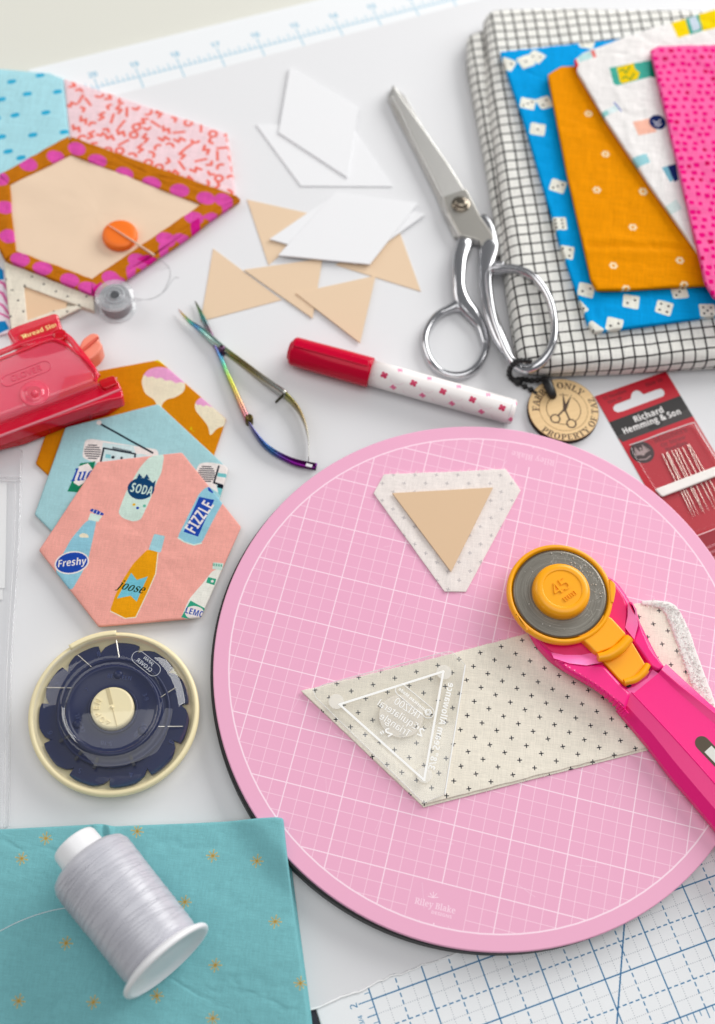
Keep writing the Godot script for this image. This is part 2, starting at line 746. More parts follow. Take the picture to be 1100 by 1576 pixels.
# ---------------------------------------------------------------- table, gridded mat, paper
func build_setting():
	org = Vector3.ZERO
	var t := S()
	t.prism(P([-900, -1100, 900, -1100, 900, 500, -900, 500]), -30.0, -3.0, 2.0)
	var o := part("tabletop", t, plain(rgb(222, 221, 211), 0.45), self)
	o.set_meta("kind", "structure")

	# the large gridded cutting mat: e runs along its rows, n away from the viewer
	var e := Vector2.from_angle(deg_to_rad(-25.0))
	var n := Vector2(e.y, -e.x)
	n = -n if n.y > 0 else n
	var start := Vector2(-38.2, 149.8)
	var corner := Vector2(-61.3, 156)
	var top_a := Vector2(-270.9, -346)
	var top_e := Vector2(-144.8, -411.1)
	var far_dir := (top_e - top_a).normalized()
	var bottom := start - n * 72.0
	var left := corner - n * 80.0
	var mat_poly := PackedVector2Array([left, bottom + e * 700.0, top_a + far_dir * 620.0, Geometry2D.line_intersects_line(left, n, top_a, far_dir) as Vector2])
	org = Vector3(0, -2.9, 0)
	var m := thing("gridded_cutting_mat", "large white cutting mat with blue inch grid under the white paper", "cutting mat", org)
	var s := S()
	s.prism(mat_poly, -2.9, 0.0, 0.4)
	part("mat_board", s, plain(rgb(237, 239, 241), 0.55), m)

	var blue := rgb(10, 92, 146)
	var grey := rgb(112, 122, 134)
	var c := canvas(Vector2(-75, -50), Vector2(345, 210), 6.0, rgb(237, 239, 241))
	var w := 24.25
	for k in range(0, 17):
		for q in 4:
			var a: Vector2 = start + e * (w * (k + q * 0.25))
			var up: Vector2 = a + n * 60.0
			var dn: Vector2 = a - n * (w * 2.0)
			if q == 0:
				c.line(up, dn, 0.5, blue)
			elif q == 2:
				for j in 60:
					c.line(dn + n * (j * 3.03), dn + n * (j * 3.03 + 1.8), 0.46, blue)
			else:
				for j in 110:
					c.dot(dn + n * (j * 1.0), 0.16, grey)
	for k in range(-2, 3):
		for q in 4:
			var a: Vector2 = start + n * (w * (k + q * 0.25))
			if q == 0:
				c.line(a, a + e * 430.0, 0.5, blue)
			elif q == 2:
				for j in 140:
					c.line(a + e * (j * 3.03), a + e * (j * 3.03 + 1.8), 0.46, blue)
			else:
				for j in 425:
					c.dot(a + e * j, 0.16, grey)
	c.line(Vector2(68.3, 101), Vector2(65.4, 148.1), 0.6, blue)
	for k in range(-16, 6):
		var a: Vector2 = start + n * (w * 0.125 * k)
		var long := 6.0 if k % 8 == 0 else (4.2 if k % 2 == 0 else 2.4)
		c.line(a - e * long, a, 0.36 if k % 2 == 0 else 0.22, blue)
		var b: Vector2 = start - n * (w * 2.0) + e * (w * 0.125 * (k + 40))
		c.line(b - n * (long * 0.8), b, 0.3, blue)
	for k in range(0, 136):
		var b: Vector2 = start - n * (w * 2.0) + e * (w * 0.125 * k)
		var long := 6.0 if k % 8 == 0 else (4.2 if k % 2 == 0 else 2.4)
		c.line(b - n * long, b, 0.36 if k % 2 == 0 else 0.22, blue)
	c.text("2", start - e * 8.2, 4.2, -25.0 - 90.0, blue, "Droid Sans", false, 1.0, 0.0, 400)
	c.text("3/4", start - n * 6.2 - e * 7.0, 2.6, -25.0 - 90.0, blue, "Droid Sans", false, 1.0, 0.0, 400)
	c.text("1/2", start - n * 12.2 - e * 7.0, 2.6, -25.0 - 90.0, blue, "Droid Sans", false, 1.0, 0.0, 400)
	c.text("2", start - n * (w * 2.0 + 6.5) + e * (w * 5.2), 4.2, -25.0, blue, "Droid Sans", false, 1.0, 0.0, 400)
	s = S()
	var near_print := PackedVector2Array([corner - n * 60.0 + e * 0.6, corner - n * 60.0 + e * 405.0, corner + n * 40.0 + e * 405.0, corner + n * 40.0 + e * 0.6])
	s.prism(near_print, 0.02, 0.06, 0.0, false, false)
	part("printed_grid", s, printed(c, 0.5), m)

	var fe := far_dir
	var fn := Vector2(fe.y, -fe.x)
	fn = -fn if fn.y > 0 else fn
	var tick0 := Vector2(-253.3, -338.5)
	var c2 := canvas(Vector2(-420, -560), Vector2(160, -250), 3.4, rgb(237, 239, 241))
	for k in range(-32, 130):
		var a: Vector2 = tick0 + fe * (25.1 * 0.125 * k) - fn * 1.0
		var big := k % 8 == 0
		c2.line(a - fn * 11.0, a - fn * (3.0 if big else (5.4 if k % 2 == 0 else 7.2)), 0.7 if big else 0.6, rgb(158, 198, 218))
		if k % 8 == 0:
			c2.text(str(20 - k / 8), a, 5.2, rad_to_deg(fe.angle()), rgb(130, 184, 210))
	var base: Vector2 = tick0 - fn * 11.0
	c2.line(base - fe * 160.0, base + fe * 420.0, 0.7, rgb(158, 198, 218))
	for k in range(-5, 18):
		c2.line(base + fe * (25.1 * k), base + fe * (25.1 * k) - fn * (9.0 if k % 2 else 17.0), 0.8, rgb(158, 198, 218))
	s = S()
	s.prism(PackedVector2Array([tick0 - fe * 120.0 + fn * 12.0, tick0 + fe * 400.0 + fn * 12.0, tick0 + fe * 400.0 - fn * 40.0, tick0 - fe * 120.0 - fn * 40.0]), 0.02, 0.06, 0.0, false, false)
	part("printed_ruler", s, printed(c2, 0.5), m)

	# a dark board under the mat shows as one small corner
	solo("navy_board", Vector3(-75, -2.95, 165), "dark navy board corner peeking out between teal fabric and gridded mat", "board",
		func(b: Shape): b.prism(PackedVector2Array([corner + n * 30.0 - e * 60.0, corner + n * 30.0 - e * 0.4, corner - n * 75.0 - e * 0.4, corner - n * 75.0 - e * 60.0]), -2.95, -0.6, 0.3), plain(rgb(22, 28, 44), 0.6))

	# white paper over the mat; its near edge is torn
	var sheet := P([-381,-246.2, -30,-434.9, 392.4,-660.9, 297.7,-22.1, 79,85.8])
	var torn := dense(P([79,85.8, -5.3,127.3, -9.3,129.9, -20.1,134.3, -24.9,137.2, -30.3,138.7, -40.2,144.8, -51.6,150.2, -61.3,155.8, -65.5,157, -73.3,159.9, -109.4,173.5]), 1.6)
	var tear := PackedVector3Array()
	for k in range(1, torn.size()):
		var q := torn[k]
		if q.x < (Vector2(-109.4, 173.5)).x + 3.0:
			break
		var rag := 0.9 * wave.get_noise_1d(k * 0.21) + 0.45 * wave.get_noise_1d(k * 0.8 + 40.0)
		sheet.append(q + n * rag)
		tear.append(Vector3(q.x, 0.42, q.y) + Vector3(n.x, 0, n.y) * (rag - 0.25 - 0.35 * rng.randf()))
	sheet.append_array(P([-109.4,173.5, -249.3,213]))
	var sh := thing("white_paper_sheet", "big sheet of white paper with a torn edge covering the gridded mat", "paper sheet", Vector3(-50, 0.08, -120))
	var ps := S()
	ps.prism(sheet, 0.08, 0.5, 0.0, true)
	part("paper", ps, card(rgb(226, 226, 228), 0.002), sh)
	ps = S()
	ps.tube(tear, [0.4, 0.55, 0.3, 0.5, 0.4], 5, false, 0.6)
	part("torn_fibres", ps, plain(rgb(250, 250, 250), 0.9), sh)

# ---------------------------------------------------------------- plastic bag at the left edge
func build_bag():
	var bag := P([-275.3,-83.9, -238.8,-87.9, -235.7,-71.9, -228.9,-37.6, -218.8,24.6, -203.4,98.1, -229.4,102.2])
	var papers := [P([-263.7,-64, -242.1,-68, -235.3,-35.9, -230.5,-12.7, -250.7,-10.1]), P([-263.1,-61.6, -242.7,-65, -236.2,-34.8, -230.4,-7, -249.3,-4.6])]
	for k in 2:
		solo("white_paper_stack", Vector3(-265, 0.9 + k * 0.55, -85), ["white paper template inside the plastic bag, larger and underneath", "white paper template inside the plastic bag, topmost"][k], "paper piece",
			func(b: Shape): b.prism(papers[1 - k], 0.9 + k * 0.55, 1.35 + k * 0.55, 0.1), card(rgb(240, 240, 240)), "papers in the plastic bag")
	var o := thing("zip_bag", "clear zip plastic bag lying at the left edge beside the needle dome", "plastic bag", Vector3(-265, 0.35, -60))
	var film := clear(rgb(225, 228, 232), 0.10, 0.12)
	var s := S()
	s.cushion(dense(round_poly(bag, 3.0), 5.0), 0.36, 2.6, 0.9, 10, func(x, z): return 0.35 * wave.get_noise_2d(x * 0.06, z * 0.03))
	part("film", s, film, o)
	s = S()
	s.tube(L([-270.8,2.7,-67, -245.7,2.7,-70, -235.4,2.7,-71.1]), [0.5], 6)
	s.tube(L([-270.2,2.7,-64.9, -245.2,2.7,-67.9, -235.1,2.7,-68.9]), [0.35], 6)
	part("zip_seal", s, clear(rgb(240, 240, 242), 0.35, 0.15), o)
	s = S()
	s.tube(smooth_line(L([-238,2.2,-68.4, -231.5,2.2,-38.1, -220.8,2.2,25.2, -205.4,2.2,98]), 6), [0.35], 6)
	s.tube(smooth_line(L([-238.6,1.4,-86.7, -235.8,1.4,-71.7, -229,1.4,-37.4, -218.8,1.4,24.7, -203.7,1.4,97]), 6), [0.3], 6)
	part("side_seam", s, clear(rgb(244, 244, 246), 0.4, 0.15), o)

# ---------------------------------------------------------------- sewn patchwork, top left
func build_patchwork():
	var o := thing("patchwork_flower", "sewn patchwork of blue, coral print and brown pieces lying face down at top left", "patchwork", Vector3(-233.8, 0.4, -273.9))
	# light blue patch with drops
	var blue_poly := P([-348.6,-323, -304.7,-329.7, -276.2,-331, -267.5,-327.8, -254.9,-284.6, -286.9,-252, -322.2,-220])
	var c := over(blue_poly, 8.0, 5.0, rgb(178, 228, 238))
	for q in P([-296.4,-320.5, -281.5,-327.8, -285.4,-312.3, -268.9,-316.7, -288.9,-296, -272.2,-300.4, -276,-283.3, -259.1,-288, -278.9,-266.3, -299.1,-306.5, -293,-279.6, -306.8,-317.9, -298.9,-292.3, -287,-269.9]):
		c.dot(q, 2.3, rgb(46, 176, 218), 1.6, -24.0)
		c.dot(q + Vector2(1.3, -0.5), 1.6, rgb(46, 176, 218), 1.5, -20.0)
	var s := S()
	s.cushion(dense(blue_poly, 6.0), 0.4, 5.0, 1.2, 8, lower(0.9, 0.022))
	part("light_blue_patch", s, cloth(Color.WHITE, c), o, "light blue patch with turquoise drops")
	# coral squiggles on pale pink
	var pink_poly := P([-267.3,-327.8, -168.1,-301.8, -156,-257.1, -254.9,-284.6])
	c = over(pink_poly, 8.0, 5.0, rgb(252, 220, 226))
	var coral := rgb(246, 118, 104)
	var a := pink_poly[0]
	for row in 6:
		for col in 13:
			var u := (col + 0.5 + rng.randf_range(-0.28, 0.28) + (0.5 if row % 2 else 0.0)) / 12.6
			var v := (row + 0.5 + rng.randf_range(-0.25, 0.25)) / 5.8
			var q: Vector2 = pink_poly[0].lerp(pink_poly[1], u).lerp(pink_poly[3].lerp(pink_poly[2], u), v)
			var t := rng.randf() * TAU
			var d := Vector2.from_angle(t)
			match [0, 1, 2, 2, 4, 4, 3, 2][rng.randi() % 8]:
				0:
					c.ring(q, 2.1, 1.6, coral)
				1:
					c.path(PackedVector2Array([q - d * 3.3, q + d * 2.9]), 1.6, coral)
				2:
					var z := d.orthogonal() * 1.3
					c.path(PackedVector2Array([q - d * 3.0 + z, q - d * 1.2 - z, q + d * 0.6 + z, q + d * 2.4 - z]), 1.7, coral)
				3:
					c.ring(q, 2.2, 1.7, coral, rad_to_deg(t), rad_to_deg(t) + 170.0)
				4:
					var z := d.orthogonal() * 1.5
					c.path(PackedVector2Array([q - d * 1.8 + z, q, q + d * 1.8 + z]), 1.7, coral)
	s = S()
	s.cushion(dense(pink_poly, 5.0), 0.4, 5.0, 1.0, 8, lower(0.6, 0.02))
	part("coral_print_patch", s, cloth(Color.WHITE, c), o, "pale pink patch with coral squiggles")
	# the brown piece lies wrong side up: fabric folded over a kraft paper template
	var outer := P([-255,-285.1, -153.9,-256.4, -221.4,-180.8, -271,-196.1, -288.3,-220.6, -287.5,-251.5])
	var inner := P([-251.4,-271.9, -174.3,-248, -223.2,-190.8, -266.7,-202.9, -274.4,-226.3, -279.5,-245.9])
	var brown := rgb(200, 118, 20)
	var dots := rgb(226, 84, 172)
	c = over(outer, 8.0, 5.0, brown)
	for q in P([-272.9,-260.9, -259.2,-268.4, -248.9,-276.2, -236,-269.6, -219.7,-262.7, -203.7,-258.4, -187.6,-255.7, -172.3,-252.3, -162.5,-252.5, -263.4,-197.4, -250.5,-193.5, -234.8,-188, -224.3,-184.2, -279.3,-230.1, -272.5,-211.3, -286,-248.9, -213.4,-191.9, -201.9,-205.5, -189.4,-221.6, -176.6,-238]):
		c.dot(q, 5.5, dots, 4.3, 22.0 + rng.randf_range(-14, 14))
	for k in 9:      # along the twisted hem the dots show as slanting bands
		var hem_a := (Vector2(-218.8, -182.6)).lerp(Vector2(-156, -253.5), k / 8.6)
		var hem_n := (Vector2(-156, -253.5) - Vector2(-218.8, -182.6)).normalized()
		var across := hem_n.orthogonal() * (-1.0 if k % 2 else 1.0)
		c.poly(round_poly(PackedVector2Array([hem_a - hem_n * 5.0 - across * 3.4, hem_a + hem_n * 1.5 - across * 2.6, hem_a + hem_n * 6.0 + across * 3.8, hem_a - hem_n * 1.0 + across * 3.2]), 2.0, 4), dots if k % 3 else rgb(214, 30, 140))
	s = S()
	s.cushion(dense(outer, 5.0), 0.4, 4.4, 1.2, 6, lower(0.3, 0.03))
	var brown_m := cloth(Color.WHITE, c)
	var bp := part("brown_dotted_patch", s, brown_m, o, "golden brown patch with magenta dots, folded over kraft paper")
	s = S()
	s.cushion(dense(inset(turned(inner), -2.0), 5.0), 4.4, 5.0, 0.1, 10, func(x, z): return 0.7 + 0.9 * wave.get_noise_2d(x * 0.02, z * 0.02))
	part("paper_template", s, card(rgb(231, 205, 179)), bp, "kraft paper template")
	for k in 6:
		var i := (k + 1) % 6
		var strip_poly := PackedVector2Array([outer[k].lerp(outer[i], 0.01), outer[i].lerp(outer[k], 0.01), inner[i].lerp(inner[k], -0.02), inner[k].lerp(inner[i], -0.02)])
		s = S()
		s.cushion(dense(strip_poly, 3.0), 4.7 + 0.25 * (k % 2), 6.5 + 0.3 * (k % 2), 0.8, 5, lower(0.9, 0.1))
		part("folded_edge", s, brown_m, bp)
	# twisted lip along the lower right side
	s = S()
	var lip := L([-220.2,4.5,-181.4, -207.4,4.5,-194.6, -192.8,4.5,-211, -178,4.5,-228.5, -166,4.5,-242.8, -154.3,4.5,-256.3])
	for k in lip.size():
		lip[k].y += 0.6 * sin(k * 2.0)
	s.tube(smooth_line(lip, 8), [1.6, 2.2, 1.5, 2.2, 1.6, 1.0], 10)
	part("rolled_hem", s, brown_m, bp)
	# cream triangle with small black crosses, also face down
	var cream := rgb(240, 232, 214)
	var co := P([-272.7,-197.4, -221.2,-181.9, -219,-172.6, -227.6,-174.3, -242.4,-160.6, -258.3,-152.2, -264.3,-169.8])
	c = over(co, 6.0, 7.0, cream)
	for q in P([-255.6,-189, -248.5,-185.2, -241.3,-181.6, -234.5,-179.3, -227.6,-174.7, -224.8,-180.8, -258.2,-182.7, -264.1,-179.2, -259.5,-173, -255.4,-166.7, -261.2,-162.7, -268.9,-185.4, -239.9,-169.3, -232.8,-169.8]):
		c.line(q - Vector2(0.7, 0.3), q + Vector2(0.7, 0.3), 0.35, rgb(40, 40, 44))
		c.line(q - Vector2(-0.3, 0.7), q + Vector2(-0.3, 0.7), 0.35, rgb(40, 40, 44))
	var cream_m := cloth(Color.WHITE, c)
	s = S()
	s.cushion(dense(co, 3.0), 0.4, 2.2, 0.6, 4, lower(0.2, 0.05))
	var cp := part("cream_patch", s, cream_m, o, "cream patch with tiny black crosses folded over kraft paper")
	s = S()
	s.prism(P([-259.8,-183.2, -234.2,-177.2, -234.1,-170.2, -251.9,-160.2]), 2.25, 2.8, 0.1)
	part("paper_template", s, card(rgb(226, 194, 160)), cp)
	var folds := [P([-272.5,-197, -221.1,-181.5, -218.9,-172.3, -228.7,-174.6, -240.4,-177.5, -259.5,-182.7, -263.9,-183.8]), P([-272.5,-197, -262.3,-189.1, -258.3,-182.1, -252,-161.3, -258.3,-152.7, -264.2,-169.5]), P([-239.4,-169.7, -228.7,-174.6, -226,-173.3, -234.8,-165.9, -250.2,-155.9, -256.9,-152.5, -252.7,-161.2])]
	for f in folds:
		s = S()
		s.cushion(dense(f, 2.0), 2.85, 3.9, 0.5, 4, lower(0.4, 0.09))
		part("folded_edge", s, cream_m, cp)
	# the far left piece, mostly out of the picture
	var fl := P([-295.2,-193.6, -275.5,-195.1, -270.3,-190.8, -260.3,-158.7, -260.2,-153.8, -283,-143.3])
	c = over(fl, 5.0, 5.0, rgb(240, 226, 236))
	c.poly(P([-295.7,-195.7, -274.1,-197.9, -270.4,-186.5, -291.7,-179.2]), rgb(24, 132, 196))
	c.poly(P([-285.8,-155.1, -263.8,-160.7, -260.8,-156.2, -282,-139.5]), rgb(24, 132, 196))
	for k in 4:
		c.path(P([-285.7,-183.4, -275.1,-185.8, -269.8,-183.6, -266.8,-179.8]), 1.6, rgb(226, 116, 170))
		c.path(P([-284,-176.1, -273.6,-179.3, -269,-177.4, -265,-171.7]), 1.6, rgb(226, 116, 170))
		c.path(P([-282.3,-168.8, -271.9,-172, -267.4,-170.1, -262.7,-165]), 1.4, rgb(226, 116, 170))
		c.path(P([-280.7,-162.4, -270.4,-165.5, -266.1,-164.5, -261.9,-162.6]), 1.2, rgb(226, 116, 170))
	s = S()
	s.cushion(dense(fl, 3.0), 0.4, 2.0, 0.6, 4, lower(0.2, 0.05))
	part("striped_patch", s, cloth(Color.WHITE, c), o, "blue and pink striped patch at the edge")

	# needle minder, needle, bobbin and its thread
	var mid := Vector2(-213.7, -219.7)
	o = thing("orange_needle_minder", "round orange needle minder on the kraft paper of the patchwork", "needle minder", Vector3(mid.x, 5.1, mid.y))
	s = S()
	s.lathe(Vector3(mid.x, 0, mid.y), [[Vector2(8.6, 5.1), Vector2(9.2, 5.6), Vector2(9.5, 7.5), Vector2(9.2, 9.0), Vector2(8.4, 9.6), Vector2(6.0, 9.75), Vector2(0, 9.8)]], 48)
	part("magnet_disc", s, plain(rgb(246, 116, 12), 0.5), o)
	o = thing("sewing_needle", "pale needle lying across the orange needle minder", "needle", Vector3(-207.3, 10.2, -216.2))
	s = S()
	s.tube(L([-220.9,10.3,-224, -207.3,10.2,-216.2, -193.3,7.6,-209.4]), [0.25, 0.5, 0.75], 8)
	part("shaft", s, plain(rgb(238, 206, 182), 0.3, 0.3), o)
	var bm := Vector2(-208.4, -178.2)
	o = thing("bobbin", "clear plastic bobbin wound with grey thread beside the patchwork", "bobbin", Vector3(bm.x, 0.35, bm.y))
	var clear_m := clear(rgb(225, 228, 232), 0.26, 0.06)
	var bc := Vector3(bm.x, 0.35, bm.y)
	for y in [0.0, 10.4]:
		s = S()
		s.lathe(bc, [[Vector2(3.0, y), Vector2(9.9, y), Vector2(10.3, y + 0.5), Vector2(9.9, y + 1.1), Vector2(3.0, y + 1.2)]], 48)
		part("flange", s, clear_m, o)
	s = S()
	var pr := []
	for k in 13:
		pr.append(Vector2(8.0 + 0.25 * (k % 2), 1.3 + k * 0.75))
	s.lathe(bc, [pr], 40)
	part("wound_thread", s, plain(rgb(150, 146, 150), 0.8), o)
	s = S()
	s.lathe(bc, [[Vector2(3.1, 0.2), Vector2(3.1, 12.0), Vector2(2.6, 12.1), Vector2(2.4, 11.4), Vector2(2.4, 0.2)], [Vector2(5.4, 11.55), Vector2(5.6, 11.9), Vector2(4.8, 11.95)]], 32)
	part("hub", s, clear(rgb(190, 194, 198), 0.5, 0.1), o)
	s = S()
	s.prism(circle(bm, 2.35, 24), 0.36, 0.9, 0.05, true)
	part("hub_hole", s, plain(rgb(58, 60, 62), 0.7), o)
	solo("bobbin_thread", Vector3(-194.5, 0.4, -198.6), "fine grey thread trailing from the bobbin across the white paper", "thread",
		func(b: Shape): b.tube(smooth_line(L([-193.8,5.5,-210.9, -188.3,3,-208.8, -185.5,0.6,-207.6, -183.9,0.6,-202.6, -184.8,0.6,-195.6, -186.7,0.6,-190.2, -191.6,0.6,-186.1, -196.3,0.6,-185.1, -200.3,3,-183.6, -204.4,6,-179.7]), 8), [0.16], 6), plain(rgb(170, 170, 172), 0.7))
	solo("loose_thread", Vector3(-182.8, 0.4, -196.1), "second fine thread end curling beside the bobbin thread", "thread",
		func(b: Shape): b.tube(smooth_line(L([-179.2,0.6,-202, -181.6,0.6,-201.2, -183.1,0.6,-197.6, -184.7,0.6,-193.1, -188.1,0.6,-188.3]), 8), [0.14], 6), plain(rgb(176, 176, 178), 0.7))

# ---------------------------------------------------------------- kraft triangles and white papers
func build_paper_pieces():
	var kraft := card(rgb(228, 201, 171))
	var white := card(rgb(234, 234, 236), 0.003)
	var list := [
		["kraft_triangle", P([-150.5,-259.5, -105.9,-253.8, -132.5,-216.9]), 0.4, "kraft paper triangle half hidden under the middle white diamonds, pointing to top left", kraft],
		["kraft_triangle", P([-96.4,-222.3, -64.5,-251.8, -48.5,-211.5]), 0.4, "kraft paper triangle nearest the shears, under the white diamonds", kraft],
		["kraft_triangle", P([-163.9,-223.5, -122.5,-195.3, -163.1,-175.6]), 0.4, "kraft paper triangle nearest the snips, leftmost of the loose ones", kraft],
		["kraft_triangle", P([-145.3,-211.4, -103.9,-225, -104.5,-185.5]), 1.0, "kraft paper triangle in the middle, overlapping its left neighbour", kraft],
		["kraft_triangle", P([-115.4,-199.8, -73.9,-217.4, -77.7,-173.2]), 1.6, "kraft paper triangle pointing down at the red pen cap", kraft],
		["white_diamond", P([-153,-313.7, -121.8,-273.2, -70.7,-280.5, -99.1,-321.4]), 0.4, "white paper diamond under the topmost one, behind the kraft triangles", white],
		["white_diamond", P([-139.4,-359.6, -96,-334.6, -96.5,-282.4, -139.4,-309.1]), 1.3, "topmost white paper diamond standing point up near the shears tip", white],
		["white_diamond", P([-134.2,-233.2, -102.2,-269.3, -50.3,-263, -85.2,-223.6]), 1.5, "white paper diamond peeking out under another on the kraft triangles", white],
		["white_diamond", P([-101.8,-269.9, -55.2,-269.5, -77.8,-223.7, -127.9,-222.5]), 2.4, "white paper diamond lying on top of the kraft triangles", white],
	]
	for q in list:
		var p: PackedVector2Array = q[1]
		var mid := Vector2.ZERO
		for v in p:
			mid += v / p.size()
		var y: float = q[2]
		var kr: bool = q[0] == "kraft_triangle"
		solo(q[0], Vector3(mid.x, y, mid.y), q[3], "paper template", func(b: Shape): b.prism(p, y, y + (0.5 if kr else 0.8), 0.08), q[4], "kraft paper triangles" if kr else "white paper diamonds")

# ---------------------------------------------------------------- folded fabrics, top right
func fabric_mesh(o: Node3D, called: String, poly: PackedVector2Array, y0: float, y1: float, er: float, m: Material, bump: Callable, corner := 5.0, rings := 16, step := 4.0):
	var s := S()
	s.cushion(dense(round_poly(poly, corner), step), y0, y1, er, rings, bump)
	return part(called, s, m, o)

func build_fabric_stack():
	# black grid on white
	var g := P([-36.1,-398, -30.6,-410.7, -21.5,-416.5, 29,-425.3, 96.7,-434.7, 153.1,-441.7, 150.7,-191.8, 109,-181.5, 58.9,-171.1, 25.6,-165.4, 8.6,-165, 3.1,-171.9, -5,-217.8, -20.6,-297, -36.3,-368.1])
	var up := (Vector2(-21, -293.4) - Vector2(0.2, -182.7)).normalized()
	var side := (Vector2(104.4, -187.6) - Vector2(26.8, -166.7)).normalized()
	var c := over(g, 22.0, 5.0, rgb(246, 244, 238))
	var at := Vector2(4.8, -186.2)
	for k in range(-12, 36):
		var a: Vector2 = at + side * (k * 6.45)
		var prev := a - up * 60.0
		for j in 40:
			var nx: Vector2 = a + up * (-60.0 + j * 9.0) + side * (0.5 * wave.get_noise_2d(j * 0.35, k * 0.2))
			c.line(prev, nx, 0.84, rgb(24, 22, 24))
			prev = nx
	for k in range(-12, 50):
		var a: Vector2 = at + up * (k * 6.45)
		var prev := a - side * 60.0
		for j in 36:
			var nx: Vector2 = a + side * (-60.0 + j * 9.0) + up * (0.5 * wave.get_noise_2d(j * 0.35 + 50.0, k * 0.2))
			c.line(prev, nx, 0.84, rgb(24, 22, 24))
			prev = nx
	var gm := cloth(Color.WHITE, c)
	var o := thing("grid_fabric", "white fabric with black window grid, folded thick at the bottom of the stack", "folded fabric", Vector3(53.8, 0.4, -293.7), "folded fabrics in the stack")
	var l := turned(g)
	var lean := P([-37,-395.7, -28.7,-401.3, -14.9,-402.4, -0,-304.6, 13.4,-224.7, 20.4,-177.3, 9,-169.7, 3.9,-174.6, -4.2,-220.8, -19.9,-300.6, -35.4,-372.3])
	fabric_mesh(o, "lower_fold", lean, 0.4, 10.5, 4.6, gm, lower(0.7, 0.03), 5.0, 6)
	var over_top := P([-28.2,-405.7, -25.5,-412.6, -18.6,-415.4, 28.6,-423.6, 96.2,-432.5, 152.3,-439.4, 149.9,-190.4, 108.3,-180.9, 58.4,-170.3, 25.2,-164.5, 10.3,-163.6, 4.6,-170, -0.5,-201.3, -6.2,-239.1, -13.4,-287.9, -22.4,-349.5])
	fabric_mesh(o, "upper_fold", over_top, 0.4, 16.0, 6.4, gm, func(x, z): return 0.8 * wave.get_noise_2d(x * 0.02, z * 0.02) + 0.55 * wave.get_noise_2d(x * 0.11, z * 0.02), 5.0, 18)

	# blue dice
	var b := P([-17.6,-372.8, 24.5,-386.3, 133.3,-418, 137.9,-212.9, 106.6,-204.7, 72.1,-194, 42.9,-185, 39.3,-189.8, 23.1,-238.1, -0.8,-321.6])
	c = over(b, 10.0, 5.0, rgb(6, 160, 230))
	var cream := rgb(244, 242, 230)
	var pip := rgb(30, 30, 36)
	var k := 0
	for q in P([20,-278.2, 21.6,-252.3, 26.1,-233.9, 37.7,-210.8, 61.6,-206.6, 79.2,-205.4, 53.1,-190.9, 102.2,-206.8, 87.4,-216.9, 42.1,-185.9, 7.4,-174.4, 33.6,-198.8]):
		die(c, q, [12, -10, 3, 8, 4, 12, 8, -6, -14, 35, 0, 50][k], [3, 6, 4, 2, 2, 4, 2, 5, 3, 1, 2, 6][k], cream, pip)
		k += 1
	k = 0
	for q in P([-12.8,-363.5, -2.2,-367.1, 0.5,-335.6, 10.2,-338, 7,-317.1, -0,-296.7, 3.8,-372.1, 33.2,-388.1, 17.6,-357.7]):
		die(c, q, [20, -35, 6, -30, 3, 4, 30, 10, 20][k], [2, 1, 3, 2, 1, 4, 2, 3, 2][k], cream, pip)
		k += 1
	var bmat := cloth(Color.WHITE, c)
	o = thing("dice_fabric", "bright blue fabric with white dice print, folded under the mustard one", "folded fabric", Vector3(57.6, 16.6, -280.8), "folded fabrics in the stack")
	fabric_mesh(o, "lower_fold", inset(turned(b), 0.4), 16.5, 18.6, 0.9, bmat, lower(0.3, 0.03), 1.2, 4)
	fabric_mesh(o, "upper_fold", b, 18.5, 20.4, 0.9, bmat, creased(0.8, 2.0), 0.8, 44, 2.0)

	# mustard with small flowers
	var y := P([10.4,-355.5, 17.6,-362.7, 31.9,-365.9, 134.9,-385.9, 137.2,-232.3, 101.4,-220.8, 57.2,-211.4, 42.7,-209, 39.1,-216, 23.4,-287.7])
	c = over(y, 8.0, 5.0, rgb(240, 150, 2))
	for q in P([40.8,-275.3, 66.4,-277.6, 60.9,-252.7, 50.9,-225.7, 86.3,-234, 88.7,-218.6, 58,-211.9]):
		flower(c, q)
	for q in P([34.7,-329.4, 45,-301.2, 66.1,-277.9, 51,-358.8]):
		flower(c, q)
	var crease_a := Vector2(37.1, -237.1)
	var crease_b := Vector2(94.9, -243.4)
	var ycloth := creased(0.5, 12.0)
	var yb := func(x, z):
		var v := Vector2(x, z)
		var d := Geometry2D.get_closest_point_to_segment(v, crease_a, crease_b).distance_to(v)
		return ycloth.call(x, z) - 0.8 * exp(-d * d / 2.0) + 0.5 * exp(-(d - 4.0) * (d - 4.0) / 8.0)
	var ym := cloth(Color.WHITE, c)
	o = thing("mustard_fabric", "mustard yellow fabric with tiny white flowers, folded on the blue dice fabric", "folded fabric", Vector3(60.1, 20.8, -286.9), "folded fabrics in the stack")
	fabric_mesh(o, "lower_fold", inset(turned(y), 0.5), 20.8, 22.8, 0.9, ym, lower(0.3, 0.03), 1.5, 4)
	fabric_mesh(o, "upper_fold", y, 22.7, 24.6, 0.95, ym, yb, 1.0, 48, 2.0)

	# white with soda bottles
	var w := P([24.7,-365.3, 29.4,-371.6, 68.6,-397, 107.3,-419.1, 155,-443.1, 163.8,-235.4, 107.8,-222.2, 96.2,-236.6, 69.4,-279.4, 44.9,-321.3, 26.8,-356.6])
	c = over(w, 8.0, 5.0, rgb(244, 240, 238))
	var teal := rgb(72, 176, 158)
	c.poly(P([45,-361.7, 68.3,-370.9, 71.6,-371.5, 72.4,-360.1, 68.4,-358.3, 49.7,-348.9, 47.7,-350.2]), teal)
	c.poly(P([68.3,-370.9, 72.4,-372.7, 72.5,-359, 68.4,-358.3]), rgb(20, 128, 100))
